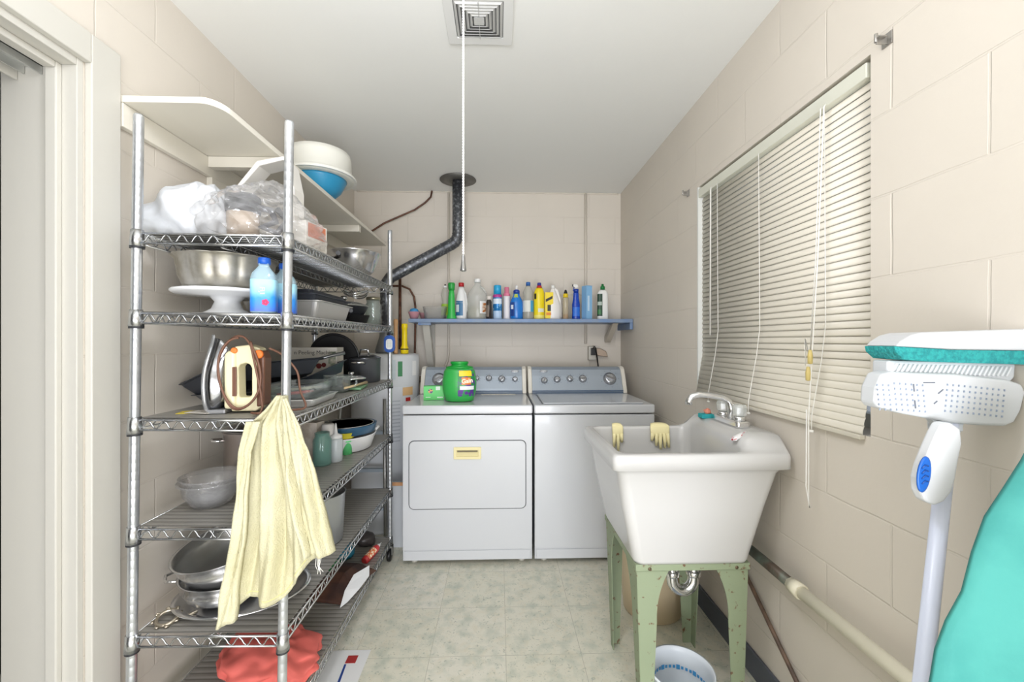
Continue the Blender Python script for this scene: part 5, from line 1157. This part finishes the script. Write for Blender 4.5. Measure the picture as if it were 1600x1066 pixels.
poly3([(1378, 541), (1384, 534), (1400, 524), (1415, 520), (1480, 518), (1597, 514), (1597, 540), (1582, 547.5), (1460, 545.5)], MY-.03, MY+.036).build('sponge_backing', mat('#c6c8ca', .4), t, bevel=.004, seg=3)
# bracket arms and lever
m = M(); c0 = P3(1480, 648)
m.obox(c0+Vector((-.026, .0, -.016)), (.006, .014, .05), Matrix.Rotation(R(-38), 3, 'Y')); m.obox(c0+Vector((.022, .0, -.014)), (.008, .014, .05), Matrix.Rotation(R(22), 3, 'Y')); m.box(c0.x-.018, c0.x+.02, c0.y-.01, c0.y+.02, c0.z-.03, c0.z+.01); m.build('head_bracket', mat('#cfd4da', .35), t, bevel=.002)
pl = [P3(*q_, .715) for q_ in ((1472, 658), (1488, 668), (1490, 690), (1484, 720), (1480, 745), (1474, 765), (1462, 780), (1448, 786), (1434, 780), (1427, 765), (1426, 745), (1431, 725), (1441, 700), (1452, 675), (1460, 660))]
M().prism([(p.x, p.z) for p in pl], 'y', .70, .722).build('lever', mat('#d3d5d6', .3), t, bevel=.005, seg=3)
cc = P3(1442, 741, .70)
m = M().lathe([(.0165, 0), (.0165, .002), (.014, .003)], n=28, sx=.72, sy=1.9, mx=Matrix.Rotation(PI/2, 3, 'X') , c=(0, 0, 0)); m.T(Matrix.Rotation(R(8), 4, 'Y')).build('blue_grip', mat('#1a5fb8', .4), t, (cc.x, .6995, cc.z))
m = M()
for k in range(4): m.tube([(-.006, 0, -.016+k*.009), (0, -.001, -.010+k*.009), (.006, 0, -.012+k*.009)], .0012, 6)
m.build('grip_ridge', mat('#0f4690', .4), t, (cc.x, .6965, cc.z))
# ------------------------------------------------------------------ ironing board
t = thing('ironing_board', 'ironing board with teal cover standing upright at the right edge', 'ironing board', (0, 0, 0))
edge = [(1640, 655), (1600, 720), (1570, 765), (1547, 810), (1525, 865), (1505, 925), (1485, 975), (1468, 1020), (1455, 1066), (1440, 1130)]
Yb = .60
E_ = [at(px, py, Y=Yb) for px, py in edge]
low = [Vector((E_[-1].x-.03, Yb, .45)), Vector((E_[-1].x-.035, Yb, .12)), Vector((E_[-1].x-.03, Yb, .02))]
E2 = E_+low
rs = []
for i, p in enumerate(E2):
    xr = .925+.0*p.z; dz_ = 0
    row = []
    for j in range(11):
        u = j/10; x = p.x+(xr-p.x)*u; y = Yb-.09*u+.006*math.sin(u*9+p.z*16)*math.sin(PI*u)+.003*math.sin(p.z*40+u*6)
        row.append(Vector((x, y, p.z+.02*math.sin(u*PI)*(1 if i < 3 else .2))))
    rs.append(row)
front = rs; back = [[q_+Vector((0, .006, 0)) for q_ in row] for row in rs]
m = M(); loop = [row+bk[::-1] for row, bk in zip(front, back)]
m.rings(loop); m.build('cover', mat('#378a83', .75, bump=.3, bscale=60, col2='#42958c', cscale=9), t)
pts = [at(px, py, Y=Yb+.045) for px, py in ((1560, 795), (1545, 812), (1520, 835), (1506, 860), (1500, 890), (1492, 925), (1480, 960), (1462, 1010), (1450, 1066))]
poly = [(p.x, p.z) for p in pts]+[(pts[-1].x, .05), (.90, .05), (.90, pts[0].z+.02)]
M().prism(poly, 'y', Yb+.024, Yb+.036).build('metal_board', mat('#e8e6da', .4), t, bevel=.002)
m = M()
for i in range(1, 8):
    p = at(1560-i*9, 812+i*18, Y=Yb+.024)
    for j in range(2): m.lathe([(.0016, 0), (.0016, .0006)], mx=Matrix.Rotation(PI/2, 3, 'X'), c=(p.x+j*.008+.006, Yb+.0238, p.z-j*.006), n=8)
m.build('vent_hole', mat('#6f6f68', .6), t)
